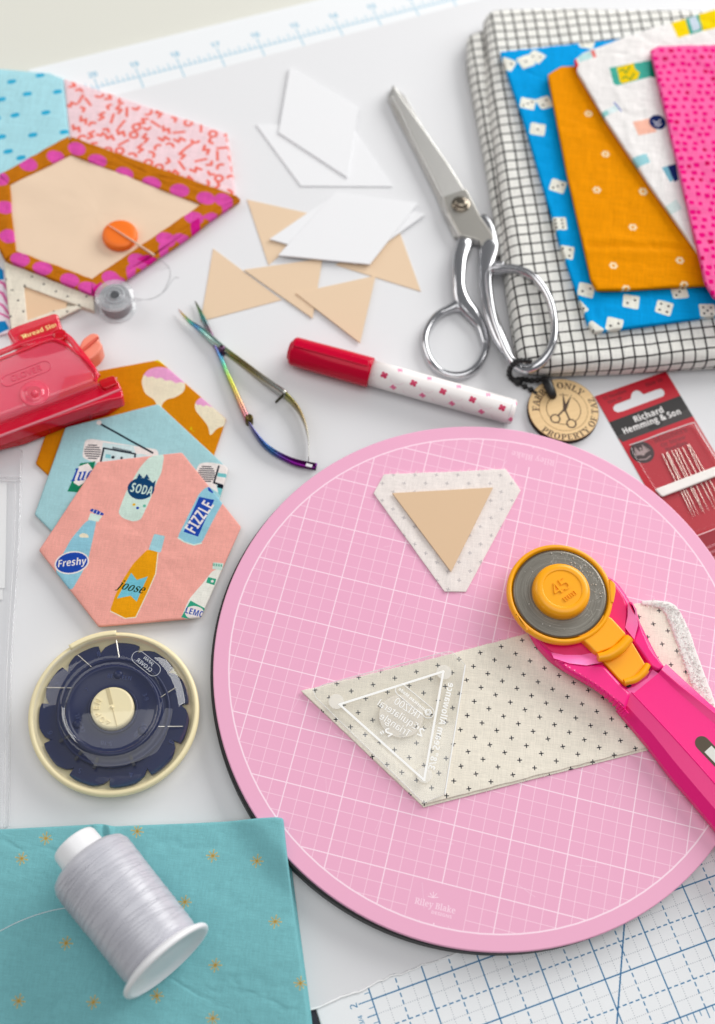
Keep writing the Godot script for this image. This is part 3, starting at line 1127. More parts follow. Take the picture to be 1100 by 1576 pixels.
	c.poly(P([49.1,-362.6, 58.8,-367.4, 59.7,-363, 62.6,-360.7, 61.4,-355.6, 52.9,-350.8, 51.3,-351.8]), rgb(244, 206, 20))
	c.path(P([50.7,-359.9, 52.8,-361.9, 54.4,-358.9, 56.8,-364.7]), 0.7, rgb(70, 140, 60))
	c.path(P([52.5,-354.2, 54.5,-356.7, 57,-354.4, 59.3,-359.6]), 0.7, rgb(70, 140, 60))
	c.poly(P([26.3,-369.2, 34,-373.2, 35.4,-368.4, 27.3,-363.9]), rgb(190, 228, 226))
	c.poly(P([34,-373.8, 35.6,-374.6, 37.4,-369.9, 35.8,-368.2]), rgb(240, 110, 104))
	c.poly(P([22.4,-362.5, 25.1,-367.4, 27.3,-362.2, 25.9,-356.5, 23.8,-358.4]), rgb(232, 24, 24))
	c.poly(P([80.6,-404.4, 89.1,-409.5, 91.9,-396, 84.8,-391.7]), rgb(248, 214, 8))
	c.poly(P([89.1,-409.5, 97.1,-413.4, 99.5,-400, 91.9,-395.6]), rgb(60, 166, 148))
	c.poly(P([91.2,-409, 95.8,-411.5, 98.3,-401.6, 93.6,-398]), rgb(206, 220, 234))
	c.poly(P([97.1,-413.4, 110.3,-419.6, 111.7,-404.9, 99.5,-400]), rgb(248, 214, 8))
	c.poly(P([40.1,-326.7, 44.4,-330.5, 45.7,-327, 41.4,-323.2]), rgb(150, 208, 206))
	c.poly(P([44.4,-330.5, 49.2,-334.9, 51.3,-331, 45.7,-327]), rgb(224, 240, 240))
	c.path(P([48.3,-336.2, 52.5,-330.5]), 0.7, rgb(60, 90, 190))
	c.poly(P([59,-323.3, 69.4,-328.1, 72.6,-318.1, 62.3,-314]), rgb(250, 190, 168))
	c.dot(Vector2(73, -325.3), 4.8, rgb(28, 44, 98), 5.4)
	c.path(P([70.6,-326.1, 72.6,-324.4, 74.6,-327.3]), 0.8, rgb(230, 230, 240))
	c.path(P([71.4,-323.1, 73.4,-322.4, 75,-324.7]), 0.8, rgb(230, 230, 240))
	c.poly(P([58.4,-296.5, 66.9,-301.5, 69,-295.1, 61.1,-290.2]), rgb(158, 212, 220))
	c.poly(P([56.9,-293.2, 58.1,-295.1, 61.1,-290.2, 59.5,-289]), rgb(232, 40, 40))
	c.poly(P([75.5,-292.7, 79.5,-295, 82.7,-285.5, 80.1,-283.4]), rgb(124, 184, 204))
	c.poly(P([78.8,-294.6, 83.4,-296.6, 84.7,-285.8, 82.5,-283.8]), rgb(30, 48, 108))
	c.poly(P([75.2,-264.3, 78.2,-266.7, 80.4,-261, 78.8,-258.4]), rgb(236, 208, 20))
	c.poly(P([77.5,-266, 83.4,-272, 86.8,-266, 80.4,-261]), rgb(212, 228, 226))
	var wm := cloth(Color.WHITE, c)
	o = thing("soda_print_fabric", "white fabric with printed drink bottles, folded between mustard and pink", "folded fabric", Vector3(77, 25, -323.3), "folded fabrics in the stack")
	fabric_mesh(o, "lower_fold", inset(turned(w), 0.6), 25.0, 26.7, 0.8, wm, lower(0.3, 0.03), 1.0, 4)
	fabric_mesh(o, "upper_fold", w, 26.6, 28.4, 0.85, wm, creased(0.8, 31.0), 0.8, 44, 2.0)

	# hot pink with darker dabs
	var p := P([67.7,-375.2, 72.2,-379.5, 109.4,-386.5, 151.6,-394.3, 150.5,-205.6, 102.3,-207.3, 97.6,-216.1, 86.9,-273.2, 76.9,-327.3])
	c = over(p, 8.0, 6.0, rgb(254, 108, 170))
	var pu := (Vector2(101.1, -207.6) - Vector2(68.4, -373.7)).normalized()
	var ps := pu.orthogonal()
	ps = -ps if ps.x < 0 else ps
	var p0 := Vector2(68.4, -373.7)
	for i in range(-3, 34):
		for j in range(-2, 22):
			var q: Vector2 = p0 + pu * (i * 5.2 + rng.randf_range(-0.9, 0.9)) + ps * (j * 5.2 + rng.randf_range(-1.1, 1.1) + (1.6 if i % 2 else 0.0))
			var tone := rgb(240, 14, 128) if rng.randf() < 0.93 else rgb(214, 0, 92)
			var big := rng.randf_range(0.75, 1.3)
			c.poly(round_poly(PackedVector2Array([q + ps * -1.3 * big + pu * -1.4, q + ps * 1.4 * big + pu * -1.3, q + ps * 1.3 * big + pu * 1.4, q + ps * -1.4 + pu * 1.4 * big]), 0.8, 3), tone)
	var pm := cloth(Color.WHITE, c)
	o = thing("pink_dabs_fabric", "hot pink fabric with rows of darker dabs, topmost in the stack", "folded fabric", Vector3(90.4, 28.8, -284.7), "folded fabrics in the stack")
	fabric_mesh(o, "lower_fold", inset(turned(p), 0.5), 28.8, 30.7, 0.9, pm, lower(0.3, 0.03), 1.2, 4)
	fabric_mesh(o, "upper_fold", p, 30.6, 32.6, 0.95, pm, creased(0.8, 63.0), 0.8, 44, 2.0)

func die(c: Canvas, m: Vector2, turn: float, n: int, face_c: Color, pip: Color):
	var r := deg_to_rad(turn)
	c.poly(round_poly(PackedVector2Array([m + Vector2(-4.4, -4.2).rotated(r), m + Vector2(4.4, -4.4).rotated(r), m + Vector2(4.2, 4.4).rotated(r), m + Vector2(-4.4, 4.2).rotated(r)]), 1.2, 3), face_c)
	var spots := {1: [Vector2.ZERO], 2: [Vector2(-1.8, 1.2), Vector2(1.9, -1.4)], 3: [Vector2(-2.2, 2), Vector2.ZERO, Vector2(2.2, -2)], 4: [Vector2(-2, -2), Vector2(2, -2), Vector2(-2, 2), Vector2(2, 2)],
		5: [Vector2(-2, -2), Vector2(2, -2), Vector2(-2, 2), Vector2(2, 2), Vector2.ZERO], 6: [Vector2(-1.8, -2.4), Vector2(1.8, -2.4), Vector2(-1.8, 0), Vector2(1.8, 0), Vector2(-1.8, 2.4), Vector2(1.8, 2.4)]}
	for q in spots[n]:
		c.dot(m + q.rotated(r), 0.62, pip)

func flower(c: Canvas, m: Vector2):
	for k in 6:
		c.dot(m + Vector2.from_angle(TAU * k / 6.0) * 1.45, 0.95, rgb(252, 226, 186))
	c.dot(m, 0.8, rgb(240, 150, 2))

# ---------------------------------------------------------------- shears, chain and tag
func flat_tube(s: Shape, path: PackedVector3Array, wide: Array, tall: Array, n := 14):
	# a bar with an oval section of its own width and height at every point
	var rows := []
	var m := path.size()
	for i in m:
		var t := (path[mini(i + 1, m - 1)] - path[maxi(i - 1, 0)]).normalized()
		var sd := t.cross(Vector3.UP).normalized()
		var tp := sd.cross(t).normalized()
		var f := float(i) / (m - 1) * (wide.size() - 1)
		var w: float = lerpf(wide[int(f)], wide[mini(int(f) + 1, wide.size() - 1)], f - int(f)) * 0.5
		var g := float(i) / (m - 1) * (tall.size() - 1)
		var h: float = lerpf(tall[int(g)], tall[mini(int(g) + 1, tall.size() - 1)], g - int(g)) * 0.5
		var row := PackedVector3Array()
		for j in n:
			var a := TAU * j / n
			var cx := cos(a)
			var cy := sin(a)
			row.append(path[i] + sd * (signf(cx) * pow(absf(cx), 0.7) * w) + tp * (signf(cy) * pow(absf(cy), 0.7) * h))
		rows.append(row)
	for e in [0, m - 1]:
		var mid := PackedVector3Array()
		for j in n:
			mid.append(path[e])
		if e == 0:
			rows.push_front(mid)
		else:
			rows.append(mid)
	s.loft(rows)

func loop_tube(s: Shape, path: PackedVector3Array, wide: Array, tall: Array, n := 14):
	var rows := []
	var m := path.size()
	for i in m:
		var t := (path[(i + 1) % m] - path[(i + m - 1) % m]).normalized()
		var sd := t.cross(Vector3.UP).normalized()
		var tp := sd.cross(t).normalized()
		var f := float(i) / m * wide.size()
		var w: float = lerpf(wide[int(f) % wide.size()], wide[(int(f) + 1) % wide.size()], f - int(f)) * 0.5
		var h: float = lerpf(tall[int(f) % tall.size()], tall[(int(f) + 1) % tall.size()], f - int(f)) * 0.5
		var row := PackedVector3Array()
		for j in n:
			var a := TAU * j / n
			row.append(path[i] + sd * cos(a) * w + tp * sin(a) * h)
		rows.append(row)
	rows.append(rows[0])
	s.loft(rows)

func build_shears():
	var o := thing("dressmaking_shears", "large chrome dressmaking shears lying open handled beside the grid fabric", "scissors", Vector3(-29.3, 0.4, -253.7))
	var steel := chrome(rgb(204, 202, 198), 0.4)
	steel.uv1_triplanar = true
	steel.uv1_scale = Vector3(30.0, 30.0, 12.0)
	steel.heightmap_enabled = true
	steel.heightmap_texture = smudge_tex
	steel.heightmap_scale = 0.0025
	var bright := chrome(rgb(200, 200, 203), 0.15)
	# lower blade, mostly hidden
	var s := S()
	s.prism(P([-77.6,-353.6, -79.4,-344.2, -74.5,-332.9, -61.3,-308.4, -45.2,-275.8, -39.8,-262.8, -32.8,-248.4, -27.4,-253.7, -35,-278.2, -53,-317.5, -69.2,-345.8]), 1.2, 3.6, 0.5)
	part("lower_blade", s, steel, o)
	# upper blade: a thick back and a hollow ground face
	s = S()
	s.prism(P([-77.8,-350.3, -75.6,-349.1, -69.8,-339.5, -55.1,-318.3, -40.2,-296.3, -30.2,-279.9, -20.1,-260.8, -15,-253.9, -10.2,-246.1, -9.9,-235.1, -13.1,-224.1, -15.8,-226.3, -17.5,-237.5, -19.8,-244.7, -31.1,-246.6, -39.4,-261.1, -42.9,-272.9, -59.1,-304.4, -73,-333, -78,-342.2]), 3.7, 7.4, 1.0)
	part("upper_blade", s, steel, o)
	s = S()
	s.prism(P([-41.4,-271.8, -29.5,-279.2, -20.2,-260.8, -15,-253.5, -10.6,-245.2, -10.7,-235, -14.2,-228.8, -17.1,-240.7, -20.3,-245.1, -30.5,-247.2, -38,-260.9]), 7.3, 8.2, 0.35)
	part("ricasso", s, plain_steel(), o)
	var pv := Vector2(-31.6, -267.7)
	s = S()
	s.lathe(Vector3(pv.x, 0, pv.y), [[Vector2(5.2, 8.1), Vector2(5.2, 8.8), Vector2(4.7, 9.3), Vector2(3.9, 9.4)], [Vector2(3.9, 9.4), Vector2(3.7, 10.6), Vector2(3.0, 11.2), Vector2(1.6, 11.4), Vector2(0, 11.45)]], 32)
	var screw := part("pivot_screw", s, chrome(rgb(150, 140, 126), 0.22), o)
	s = S()
	s.prism(strip(pv + Vector2(-2.6, 1.0), pv + Vector2(2.6, -1.0), 0.7), 11.2, 11.52, 0.02)
	part("screw_slot", s, plain(rgb(60, 54, 48), 0.6, 0.5), screw)
	# the smaller loop with its arm
	s = S()
	flat_tube(s, smooth_line(L([-23.5,3.4,-258.9, -25.6,4,-251.4, -27.6,5,-242.2, -29.3,5.6,-230.1, -28.5,5,-215, -25.6,4.4,-205.6, -20.2,4,-199, -14.7,3.8,-191.1, -11.6,3.6,-180.5]), 8), [4.0, 8.0, 9.0, 8.0, 7.0, 9.0, 8.4, 5.6, 3.8], [2.0, 4.0, 6.4, 6.4, 6.0, 5.2, 4.8, 4.6, 4.4])
	part("thumb_arm", s, bright, o)
	s = S()
	flat_tube(s, smooth_line(L([-25.8,4.2,-209.1, -28.6,4.2,-203.6, -32.9,3.8,-199.9, -38.2,3.6,-195.9]), 8), [3.0, 5.0, 4.0, 2.6], [3.0, 4.4, 4.4, 4.2])
	part("thumb_brace", s, bright, o)
	s = S()
	loop_tube(s, smooth_line(L([-28,3.2,-201.8, -18.2,3.2,-197.8, -12,3.2,-187.4, -11.9,3.2,-174.6, -17,3.2,-163.7, -25.6,3.2,-158.9, -35.3,3.2,-161.2, -41.9,3.2,-170.4, -43.7,3.2,-182.9, -38.1,3.2,-195.8]), 6, true), [4.4, 4.4, 4.2, 4.2, 4.4, 4.8, 4.4, 4.2, 4.2, 4.4], [5.4], 14)
	part("thumb_loop", s, bright, o)
	# the bigger loop rides up on the grid fabric
	s = S()
	flat_tube(s, smooth_line(L([-18.9,4.6,-264.6, -14.7,4.8,-256, -13,5.8,-243.8, -14.2,6.2,-232.7, -15,6.4,-222.4, -14,7,-210.5, -10.4,8,-196, -5.2,9,-182, 1.2,10,-169.2]), 8), [4.0, 9.0, 12.5, 9.5, 6.0, 5.6, 7.0, 7.4, 5.0], [2.0, 4.0, 5.5, 5.5, 5.5, 5.5, 5.5, 5.5, 5.0])
	part("finger_arm", s, bright, o)
	s = S()
	loop_tube(s, smooth_line(L([-13.3,10,-220.5, -8.2,13,-222.9, 0.8,16.5,-221.6, 10.8,19,-214.8, 18.4,20.4,-201.5, 21.7,20.4,-186.3, 20.8,19.6,-172.6, 15.5,17,-163.6, 8.8,14,-161.4, 2.1,11.5,-166.8, -4.6,10,-180.6, -10,9.4,-197.6]), 6, true), [4.4, 4.6, 4.8, 4.6, 4.3, 4.2, 4.6, 5.2, 5.6, 4.8, 4.2, 4.0], [5.6], 14)
	part("finger_loop", s, bright, o)
	s = S()
	flat_tube(s, smooth_line(L([-12.6,9.6,-222.6, -9.8,9.6,-227.7, -5.8,12,-227]), 8), [3.0, 4.6, 3.0], [3.0, 4.0, 3.0])
	part("loop_spur", s, bright, o)

	# ball chain
	var black := plain(rgb(24, 23, 24), 0.42)
	o = thing("ball_chain", "black ball chain looped through the shears handle and the wooden tag", "chain", Vector3(7.8, 3, -163.3))
	var beads := L([5.6,22,-161, 4.1,20,-161.8, 3,17,-162.8, 2.3,14,-163.1, 1.7,10,-163.6, 1.5,7,-163.4, 2,4,-163.3, 3.2,2.2,-162.6, 4.7,2,-161.6, 6.9,3,-161.6, 9.2,2,-162.7, 11.6,2.4,-162.4, 14.2,3,-162, 16.9,4.2,-161.9, 19.4,5.4,-162, 7.2,2,-159.6, 10.8,2,-158.4, 14,2.4,-156.7, 16.1,3,-154.3, 7.6,22.5,-161.1, 9.6,22,-161.3])
	for q in beads:
		s = S()
		s.ball(q, 1.55, 6)
		part("bead", s, black, o)
	s = S()
	s.tube(smooth_line(beads.slice(0, 15), 3), [0.4], 5)
	s.tube(smooth_line(beads.slice(15, 19), 3), [0.4], 5)
	part("cord", s, black, o)
	s = S()
	s.tube(smooth_line(L([20.7,5,-162.4, 21.7,7,-159.7, 22.8,7.6,-156, 24.5,6.4,-153.1, 25.4,4.5,-153.2]), 5), [2.0, 2.6, 2.5, 2.4, 2.0], 12)
	part("connector", s, black, o)
	s = S()
	s.ball(Vector3(7.1, 2.4, -160.7), 2.5, 8)
	part("clasp", s, black, o)

	# wooden tag
	var m := Vector2(31.3, -146.1)
	var tag_r := 18.6
	var wood := rgb(234, 200, 148)
	var ink := rgb(66, 40, 22)
	var c := canvas(m - Vector2(20, 20), m + Vector2(20, 20), 14.0, wood)
	for k in 140:
		var z := -20.0 + k * 0.29
		var tone := wood.lerp(rgb(206, 166, 112), rng.randf() * 0.35)
		var pp := PackedVector2Array()
		for j in 14:
			pp.append(m + Vector2(-21.0 + j * 3.3, z + 0.6 * wave.get_noise_2d(j * 0.3, k * 0.1)).rotated(-0.5))
		c.path(pp, 0.16, tone)
	c.ring(m, 12.6, 0.28, rgb(150, 108, 62), -70, 250)
	c.ring(m, 8.9, 0.42, rgb(110, 74, 40), -60, 45)
	c.ring(m, 8.9, 0.42, rgb(110, 74, 40), 70, 110)
	c.ring(m, 8.9, 0.42, rgb(110, 74, 40), 135, 235)
	c.ring(m, 8.9, 0.42, rgb(110, 74, 40), 252, 284)
	c.ring(m, 18.5, 0.5, rgb(120, 80, 44))
	c.arc_text("FABRIC ONLY", m, 14.4, -120.0, 5.0, ink)
	c.arc_text("PROPERTY OF TAZ", m, 16.3, 48.0, 4.7, ink, true)
	var q := func(x: float, y: float): return m + Vector2((x - 590.0) * 0.0622, (y - 605.0) * 0.0715)
	for sg in [[575, 455, 600, 600, 660, 715], [655, 465, 598, 600, 525, 690]]:
		var tip: Vector2 = q.call(sg[0], sg[1])
		var piv: Vector2 = q.call(sg[2], sg[3])
		var eye: Vector2 = q.call(sg[4], sg[5])
		var d := (piv - tip).normalized()
		var n := d.orthogonal() * 1.0
		c.poly(PackedVector2Array([tip, piv + n * 1.15, piv + d * 2.0, piv - n * 0.9]), ink)
		c.line(piv, eye - (eye - piv).normalized() * 2.0, 0.95, ink)
		c.ring(eye, 2.35, 0.75, ink)
	c.dot(m + Vector2(-6.0, -8.6), 1.7, rgb(30, 24, 20))
	o = thing("wooden_tag", "round wooden tag engraved with scissors, on the chain above the pink mat", "tag", Vector3(m.x, 0.4, m.y))
	s = S()
	s.prism(circle(m, tag_r, 72), 0.45, 3.2, 0.15, true)
	part("burnt_edge", s, plain(rgb(38, 26, 20), 0.75), o, "dark burnt edge")
	s = S()
	s.prism(circle(m, tag_r - 0.1, 72), 3.2, 3.9, 0.25, true, false)
	part("engraved_face", s, printed(c, 0.55), o)

func plain_steel() -> StandardMaterial3D:
	var m := chrome(rgb(200, 196, 188), 0.3)
	return m

# ---------------------------------------------------------------- pink see-through needle threader
func build_threader():
	var o := thing("needle_threader", "see-through pink desk needle threader lying at the left edge on the hexagons", "needle threader", Vector3(-237.6, 2, -121.9))
	var pink := clear(rgb(244, 14, 62), 0.68, 0.06)
	var red := clear(rgb(216, 0, 28), 0.78, 0.06)
	var pale := clear(rgb(255, 84, 116), 0.5, 0.06)
	# base bar, lower step and top lip
	var s := S()
	s.prism(round_poly(P([-269,-73.3, -249,-84.8, -237.7,-89.7, -219.9,-101.5, -199.4,-111.9, -193.4,-118.9, -196,-125.5, -207.6,-123.2, -251.3,-95, -271.3,-82.6]), 2.0), 2.6, 9.0, 0.8)
	part("base_bar", s, red, o, "deep red front bar")
	s = S()
	s.prism(round_poly(P([-267.8,-81.9, -248.1,-93.4, -204.6,-120.8, -196.3,-125.5, -192.5,-119.1, -191,-114.7, -200.2,-111.2, -246.2,-84.9, -265.8,-73.5]), 2.5), 8.9, 17.0, 1.0)
	part("upper_bar", s, pink, o)
	# ribs seen inside the bar
	for x in [44.0, 72.0, 104.0, 126.0, 146.0]:
		s = S()
		var q := [Vector2(-236.2, -96.7), Vector2(-228.1, -101.9), Vector2(-218.9, -107.7), Vector2(-212.4, -111.6), Vector2(-206.6, -115.5)][[44.0, 72.0, 104.0, 126.0, 146.0].find(x)] as Vector2
		s.prism(round_poly(strip(q + Vector2(-1.0, -4), q + Vector2(1.0, 5), 2.2 if x != 126.0 else 9.0), 0.6), 4.0, 15.0, 0.4)
		part("inner_rib", s, plain(rgb(180, 4, 40), 0.5), o)
	# D shaped body
	var d := P([-273.4,-111.2, -253.8,-124.2, -242.5,-131.9, -234,-138, -229.6,-139.2, -224,-137.2, -217.2,-133.1, -211.1,-128.6, -206.3,-123.9, -204.7,-120.7, -205.1,-118, -218.3,-109.8, -246.5,-92.2, -265.7,-79.8])
	s = S()
	s.prism(round_poly(d, 4.0, 5), 15.0, 24.0, 2.2, true)
	part("body", s, pale, o, "pale pink domed body")
	s = S()
	s.tube(smooth_line(L([-273.4,24,-111.2, -253.8,24,-124.2, -242.5,24,-131.9, -233.9,24,-137.8, -229.6,24,-139, -224,24,-137.2, -217.2,24,-133.1, -211.1,24,-128.6, -206.3,24,-123.9, -204.7,24,-120.7, -205.2,24,-118.4]), 6), [0.9], 8)
	part("body_rim", s, pink, o)
	s = S()
	s.tube(L([-265.7,17,-73.2, -246.3,17,-85.2, -223.7,17,-99.4, -203,17,-112.7, -193.2,17,-119.4]), [0.7], 8)
	s.tube(L([-267.8,17,-81.9, -248.1,17,-93.4, -225.5,17,-107.7, -204.6,17,-120.8, -196.3,17,-125.5]), [0.6], 8)
	part("bar_edge", s, clear(rgb(255, 170, 186), 0.5, 0.06), o)
	# mark on the body, button
	s = S()
	var ma := Vector2(-247.2, -112.5)
	var mb := Vector2(-231.4, -122.9)
	capsule_line(s, ma, mb, 3.2, 0.5, 24.15)
	embossed(s, "CLOVER", (ma + mb) * 0.5, 24.0, 4.6, rad_to_deg((mb - ma).angle()), 0.3)
	part("maker_mark", s, clear(rgb(240, 70, 110), 0.6, 0.07), o)
	var bt := Vector2(-232.8, -107)
	s = S()
	s.lathe(Vector3(bt.x, 24.0, bt.y), [[Vector2(7.2, 0.0), Vector2(7.2, 0.7), Vector2(6.6, 0.9), Vector2(5.0, 0.5), Vector2(4.6, 1.2), Vector2(3.4, 1.5)]], 32)
	s.ball(Vector3(Vector2(-232.8, -107).x, 24.2, Vector2(-232.8, -107).y), 2.0, 8)
	part("button", s, pale, o)
	# thread slot block with its red label
	s = S()
	s.prism(round_poly(P([-255.1,-141.4, -252,-145, -233.8,-155.9, -231.7,-155.4, -225.5,-142.9, -226.8,-141.1, -236.8,-135.8, -247.9,-132.7]), 3.0), 12.0, 23.0, 1.6)
	part("slot_block", s, pink, o)
	var la := Vector2(-245, -139.7)
	var lb := Vector2(-234, -146.8)
	var c := over(PackedVector2Array([la, lb]), 6.0, 14.0, rgb(206, 22, 36))
	var ang := rad_to_deg((lb - la).angle())
	c.text("Thread Slot", (la + lb) * 0.5 + Vector2.from_angle(deg_to_rad(ang)) * 1.2, 3.5, ang, rgb(252, 226, 150))
	var ar := la + Vector2.from_angle(deg_to_rad(ang)) * 0.1
	var u := Vector2.from_angle(deg_to_rad(ang))
	c.poly(PackedVector2Array([ar - u * 1.4, ar + u * 0.7 + u.orthogonal() * 1.1, ar + u * 0.7 - u.orthogonal() * 1.1]), rgb(252, 226, 150))
	s = S()
	s.prism(pill(la - u * 0.8, lb + u * 0.8, 2.7), 23.0, 23.25, 0.05, true)
	part("slot_label", s, printed(c, 0.4), o, "red pill label with gold Thread Slot lettering")
	var kn := Vector2(-228.1, -143)
	s = S()
	s.lathe(Vector3(kn.x, 14.0, kn.y), [[Vector2(3.6, 0), Vector2(3.6, 9.0), Vector2(3.0, 9.8), Vector2(1.6, 9.4), Vector2(0, 9.9)]], 24)
	part("hinge_knob", s, red, o)
	s = S()
	s.tube(smooth_line(L([-266.6,22,-121.7, -255.3,22,-129.1, -243.9,22,-136.9, -229.7,22,-144, -224.1,22,-142.8, -218.4,22,-137.4, -209.3,22,-127.8, -204.8,22,-121.9]), 6), [1.6], 8)
	part("back_rail", s, pink, o)
	# lever
	s = S()
	s.prism(round_poly(P([-218.8,-138.9, -217.8,-145.3, -214,-149.8, -210,-149.6, -209.8,-145.3, -206.9,-143.7, -207.9,-138.8, -211,-134.5, -213.3,-133]), 2.0, 5), 8.0, 18.0, 1.0, true)
	part("lever", s, plain(rgb(246, 146, 122), 0.35), o, "salmon pink winged lever")
	s = S()
	s.tube(L([-216.9,18.6,-137.4, -213.3,18.6,-142.3, -209.9,18.6,-147.1]), [0.7, 1.0, 0.7], 8)
	part("lever_groove", s, plain(rgb(226, 96, 74), 0.4), o)
	s = S()
	s.prism(round_poly(P([-205.4,-121.6, -197.7,-126.1, -194.9,-121.5, -201.2,-116.8]), 2.0), 17.0, 19.0, 0.6)
	part("corner_lug", s, red, o)

func pill(a: Vector2, b: Vector2, r: float) -> PackedVector2Array:
	var p := PackedVector2Array()
	var u := (b - a).angle()
	for k in 13:
		p.append(b + Vector2.from_angle(u - PI * 0.5 + PI * k / 12.0) * r)
	for k in 13:
		p.append(a + Vector2.from_angle(u + PI * 0.5 + PI * k / 12.0) * r)
	return p

func capsule_line(s: Shape, a: Vector2, b: Vector2, r: float, w: float, y: float):
	var path := PackedVector3Array()
	for q in pill(a, b, r):
		path.append(Vector3(q.x, y, q.y))
	s.tube(path, [w * 0.5], 6, true)

# ---------------------------------------------------------------- three basted hexagons
func build_hexagons():
	# orange with milky drops
	var h := P([-180.8,-148.4, -140.6,-118, -146.4,-77.2, -190.2,-49.9, -230.5,-80.1, -226.2,-131.5])
	var c := over(h, 4.0, 9.0, rgb(222, 138, 14))
	var cream := rgb(246, 234, 206)
	var pink := rgb(240, 166, 212)
	c.poly(round_poly(P([-187.3,-133.9, -186.3,-139.7, -182,-143.2, -174.6,-143.8, -168,-139.7, -164.4,-135.8, -164.3,-130.8, -168.5,-126.7, -172.5,-125.3, -174.5,-121.7, -173.7,-117.1, -176.3,-116.8, -176.9,-121.4, -179,-124.4, -184,-126.8]), 6.0, 5), cream)
	c.poly(round_poly(P([-187,-137.4, -185,-141.5, -180,-144, -173.5,-143.6, -167.4,-139.4, -164.4,-135.8, -167.4,-136.4, -169.3,-135.1, -172.3,-136.9, -175.2,-135.8, -177.3,-137.8, -179.8,-136.4, -182,-137.9, -184.1,-136.6, -186,-138.1]), 2.0, 4), pink)
	c.poly(round_poly(P([-158,-124.8, -155.4,-128.9, -148.8,-124.2, -140.6,-117.8, -140.3,-113.8, -144.3,-112, -146.3,-108.1, -147.4,-107.4, -149.1,-112.6, -153.6,-117.4, -157,-120.7]), 5.0, 5), cream)
	c.poly(round_poly(P([-157.7,-125.2, -155.5,-129.3, -151.4,-127, -147.9,-123.8, -149.8,-123.9, -151.9,-124.8, -153.2,-123.4, -155.1,-124.6, -156.4,-123.7]), 2.0, 4), pink)
	c.poly(round_poly(P([-183.8,-147.2, -179.8,-149.1, -176.1,-146.5, -176.9,-144.9, -179.4,-146.3]), 1.0, 3), rgb(232, 196, 20))
	c.poly(P([-157.4,-111.4, -156.3,-108.6, -154.6,-108.6, -156.7,-109.1, -158.1,-109.5]), rgb(226, 196, 20))
	var o := hexagon("orange_hexagon", h, 0.45, 2.2, c, "golden orange fabric hexagon with cream drops, lowest of the three, under the threader", 0.0)
	# blue with radios
	h = P([-175.9,-121.1, -135.1,-89, -140.1,-40, -183.8,-19.7, -224.5,-51.8, -219.6,-101.3])
	c = over(h, 4.0, 9.0, rgb(172, 216, 222))
	var paper := rgb(246, 236, 232)
	var ink := rgb(24, 30, 44)
	c.poly(round_poly(P([-208.4,-95.4, -205,-96.4, -171.2,-94.8, -169.6,-85.5, -176.5,-77.6, -207.9,-85.1]), 2.5, 4), paper)
	c.poly(P([-199.3,-95.1, -183.9,-95.2, -182,-90.9, -179,-91.3, -170.4,-90.1, -169.6,-85.5, -198.3,-83.5]), rgb(214, 234, 236))
	c.path(P([-203.1,-105.7, -173.8,-92.6]), 1.0, ink)
	c.dot(Vector2(-203.4, -106.1), 1.3, paper)
	for k in 7:
		var a := (Vector2(-204.1, -92.9)).lerp(Vector2(-202.6, -85.6), k / 6.0)
		var half := sqrt(maxf(0.0, 1.0 - pow((k - 3) / 3.6, 2))) * 4.1
		c.line(a - Vector2(half, -half * 0.1), a + Vector2(half, -half * 0.1), 0.55, ink)
	c.path(P([-198.3,-84.6, -198.3,-92.1, -182.2,-90.9, -182.1,-89.2]), 0.9, ink)
	for k in 11:
		var a := (Vector2(-193.7, -93.4)).lerp(Vector2(-184.6, -92.3), k / 10.0)
		c.line(a, a + Vector2(0.2, 1.7), 0.6, ink)
	c.dot(Vector2(-192.8, -87.6), 0.85, ink)
	c.dot(Vector2(-188.5, -87.7), 0.7, ink)
	c.poly(P([-196.7,-89, -194.1,-88.8, -193.9,-86.7, -196.6,-86.8]), rgb(140, 206, 214))
	# the second radio at the right corner
	c.poly(round_poly(P([-150.1,-89.9, -145.6,-91.1, -132,-90.6, -129.6,-74.6, -137.9,-74.7, -145.8,-79.4, -151.1,-83.4]), 2.5, 4), paper)
	for k in 8:
		var a := (Vector2(-146, -88.5)).lerp(Vector2(-144.8, -80.5), k / 7.0)
		var half := sqrt(maxf(0.0, 1.0 - pow((k - 3.5) / 4.2, 2))) * 4.2
		c.line(a - Vector2(half, -half * 0.1), a + Vector2(half, -half * 0.1), 0.55, ink)
	c.path(P([-140,-89.5, -141,-80.1, -135.5,-79.1]), 0.9, ink)
	c.poly(P([-139.8,-85.8, -133.9,-85.7, -133.6,-83.6, -139.9,-83.7]), rgb(122, 200, 204))
	c.poly(P([-139.6,-79.1, -132.8,-78.3, -131.1,-67.6, -137.9,-74.7]), rgb(122, 200, 204))
	c.line(Vector2(-139, -78.6), Vector2(-135.8, -78.2), 1.6, ink)
	# can at the top left corner
	c.poly(P([-208.1,-82.1, -201.4,-83.8, -201.1,-66.3, -211.2,-65.9]), rgb(28, 132, 96))
	c.poly(P([-208.5,-80.3, -204.3,-82.6, -201,-81.3, -202,-73.6, -206.3,-69.6, -209.2,-71]), paper)
	c.poly(P([-204.3,-82.6, -201,-84.3, -201,-79]), rgb(28, 132, 96))
	c.text("luc", Vector2(-205.4, -76.1), 9.0, -14.0, rgb(36, 76, 176), "Droid Serif", false, 0.75, 0.4)
	o = hexagon("blue_hexagon", h, 2.3, 4.0, c, "pale blue fabric hexagon with radio print, between the orange and coral ones", 0.0)
	# coral with soda bottles
	h = P([-199.5,-83.1, -159,-94, -123.9,-57.3, -135.9,-8.3, -182.3,2.2, -217.8,-32.5])
	c = over(h, 4.0, 12.0, rgb(251, 176, 164))
	var mint := rgb(214, 236, 224)
	var navy := rgb(20, 68, 112)
	var royal := rgb(36, 76, 176)
	var sky := rgb(150, 206, 224)
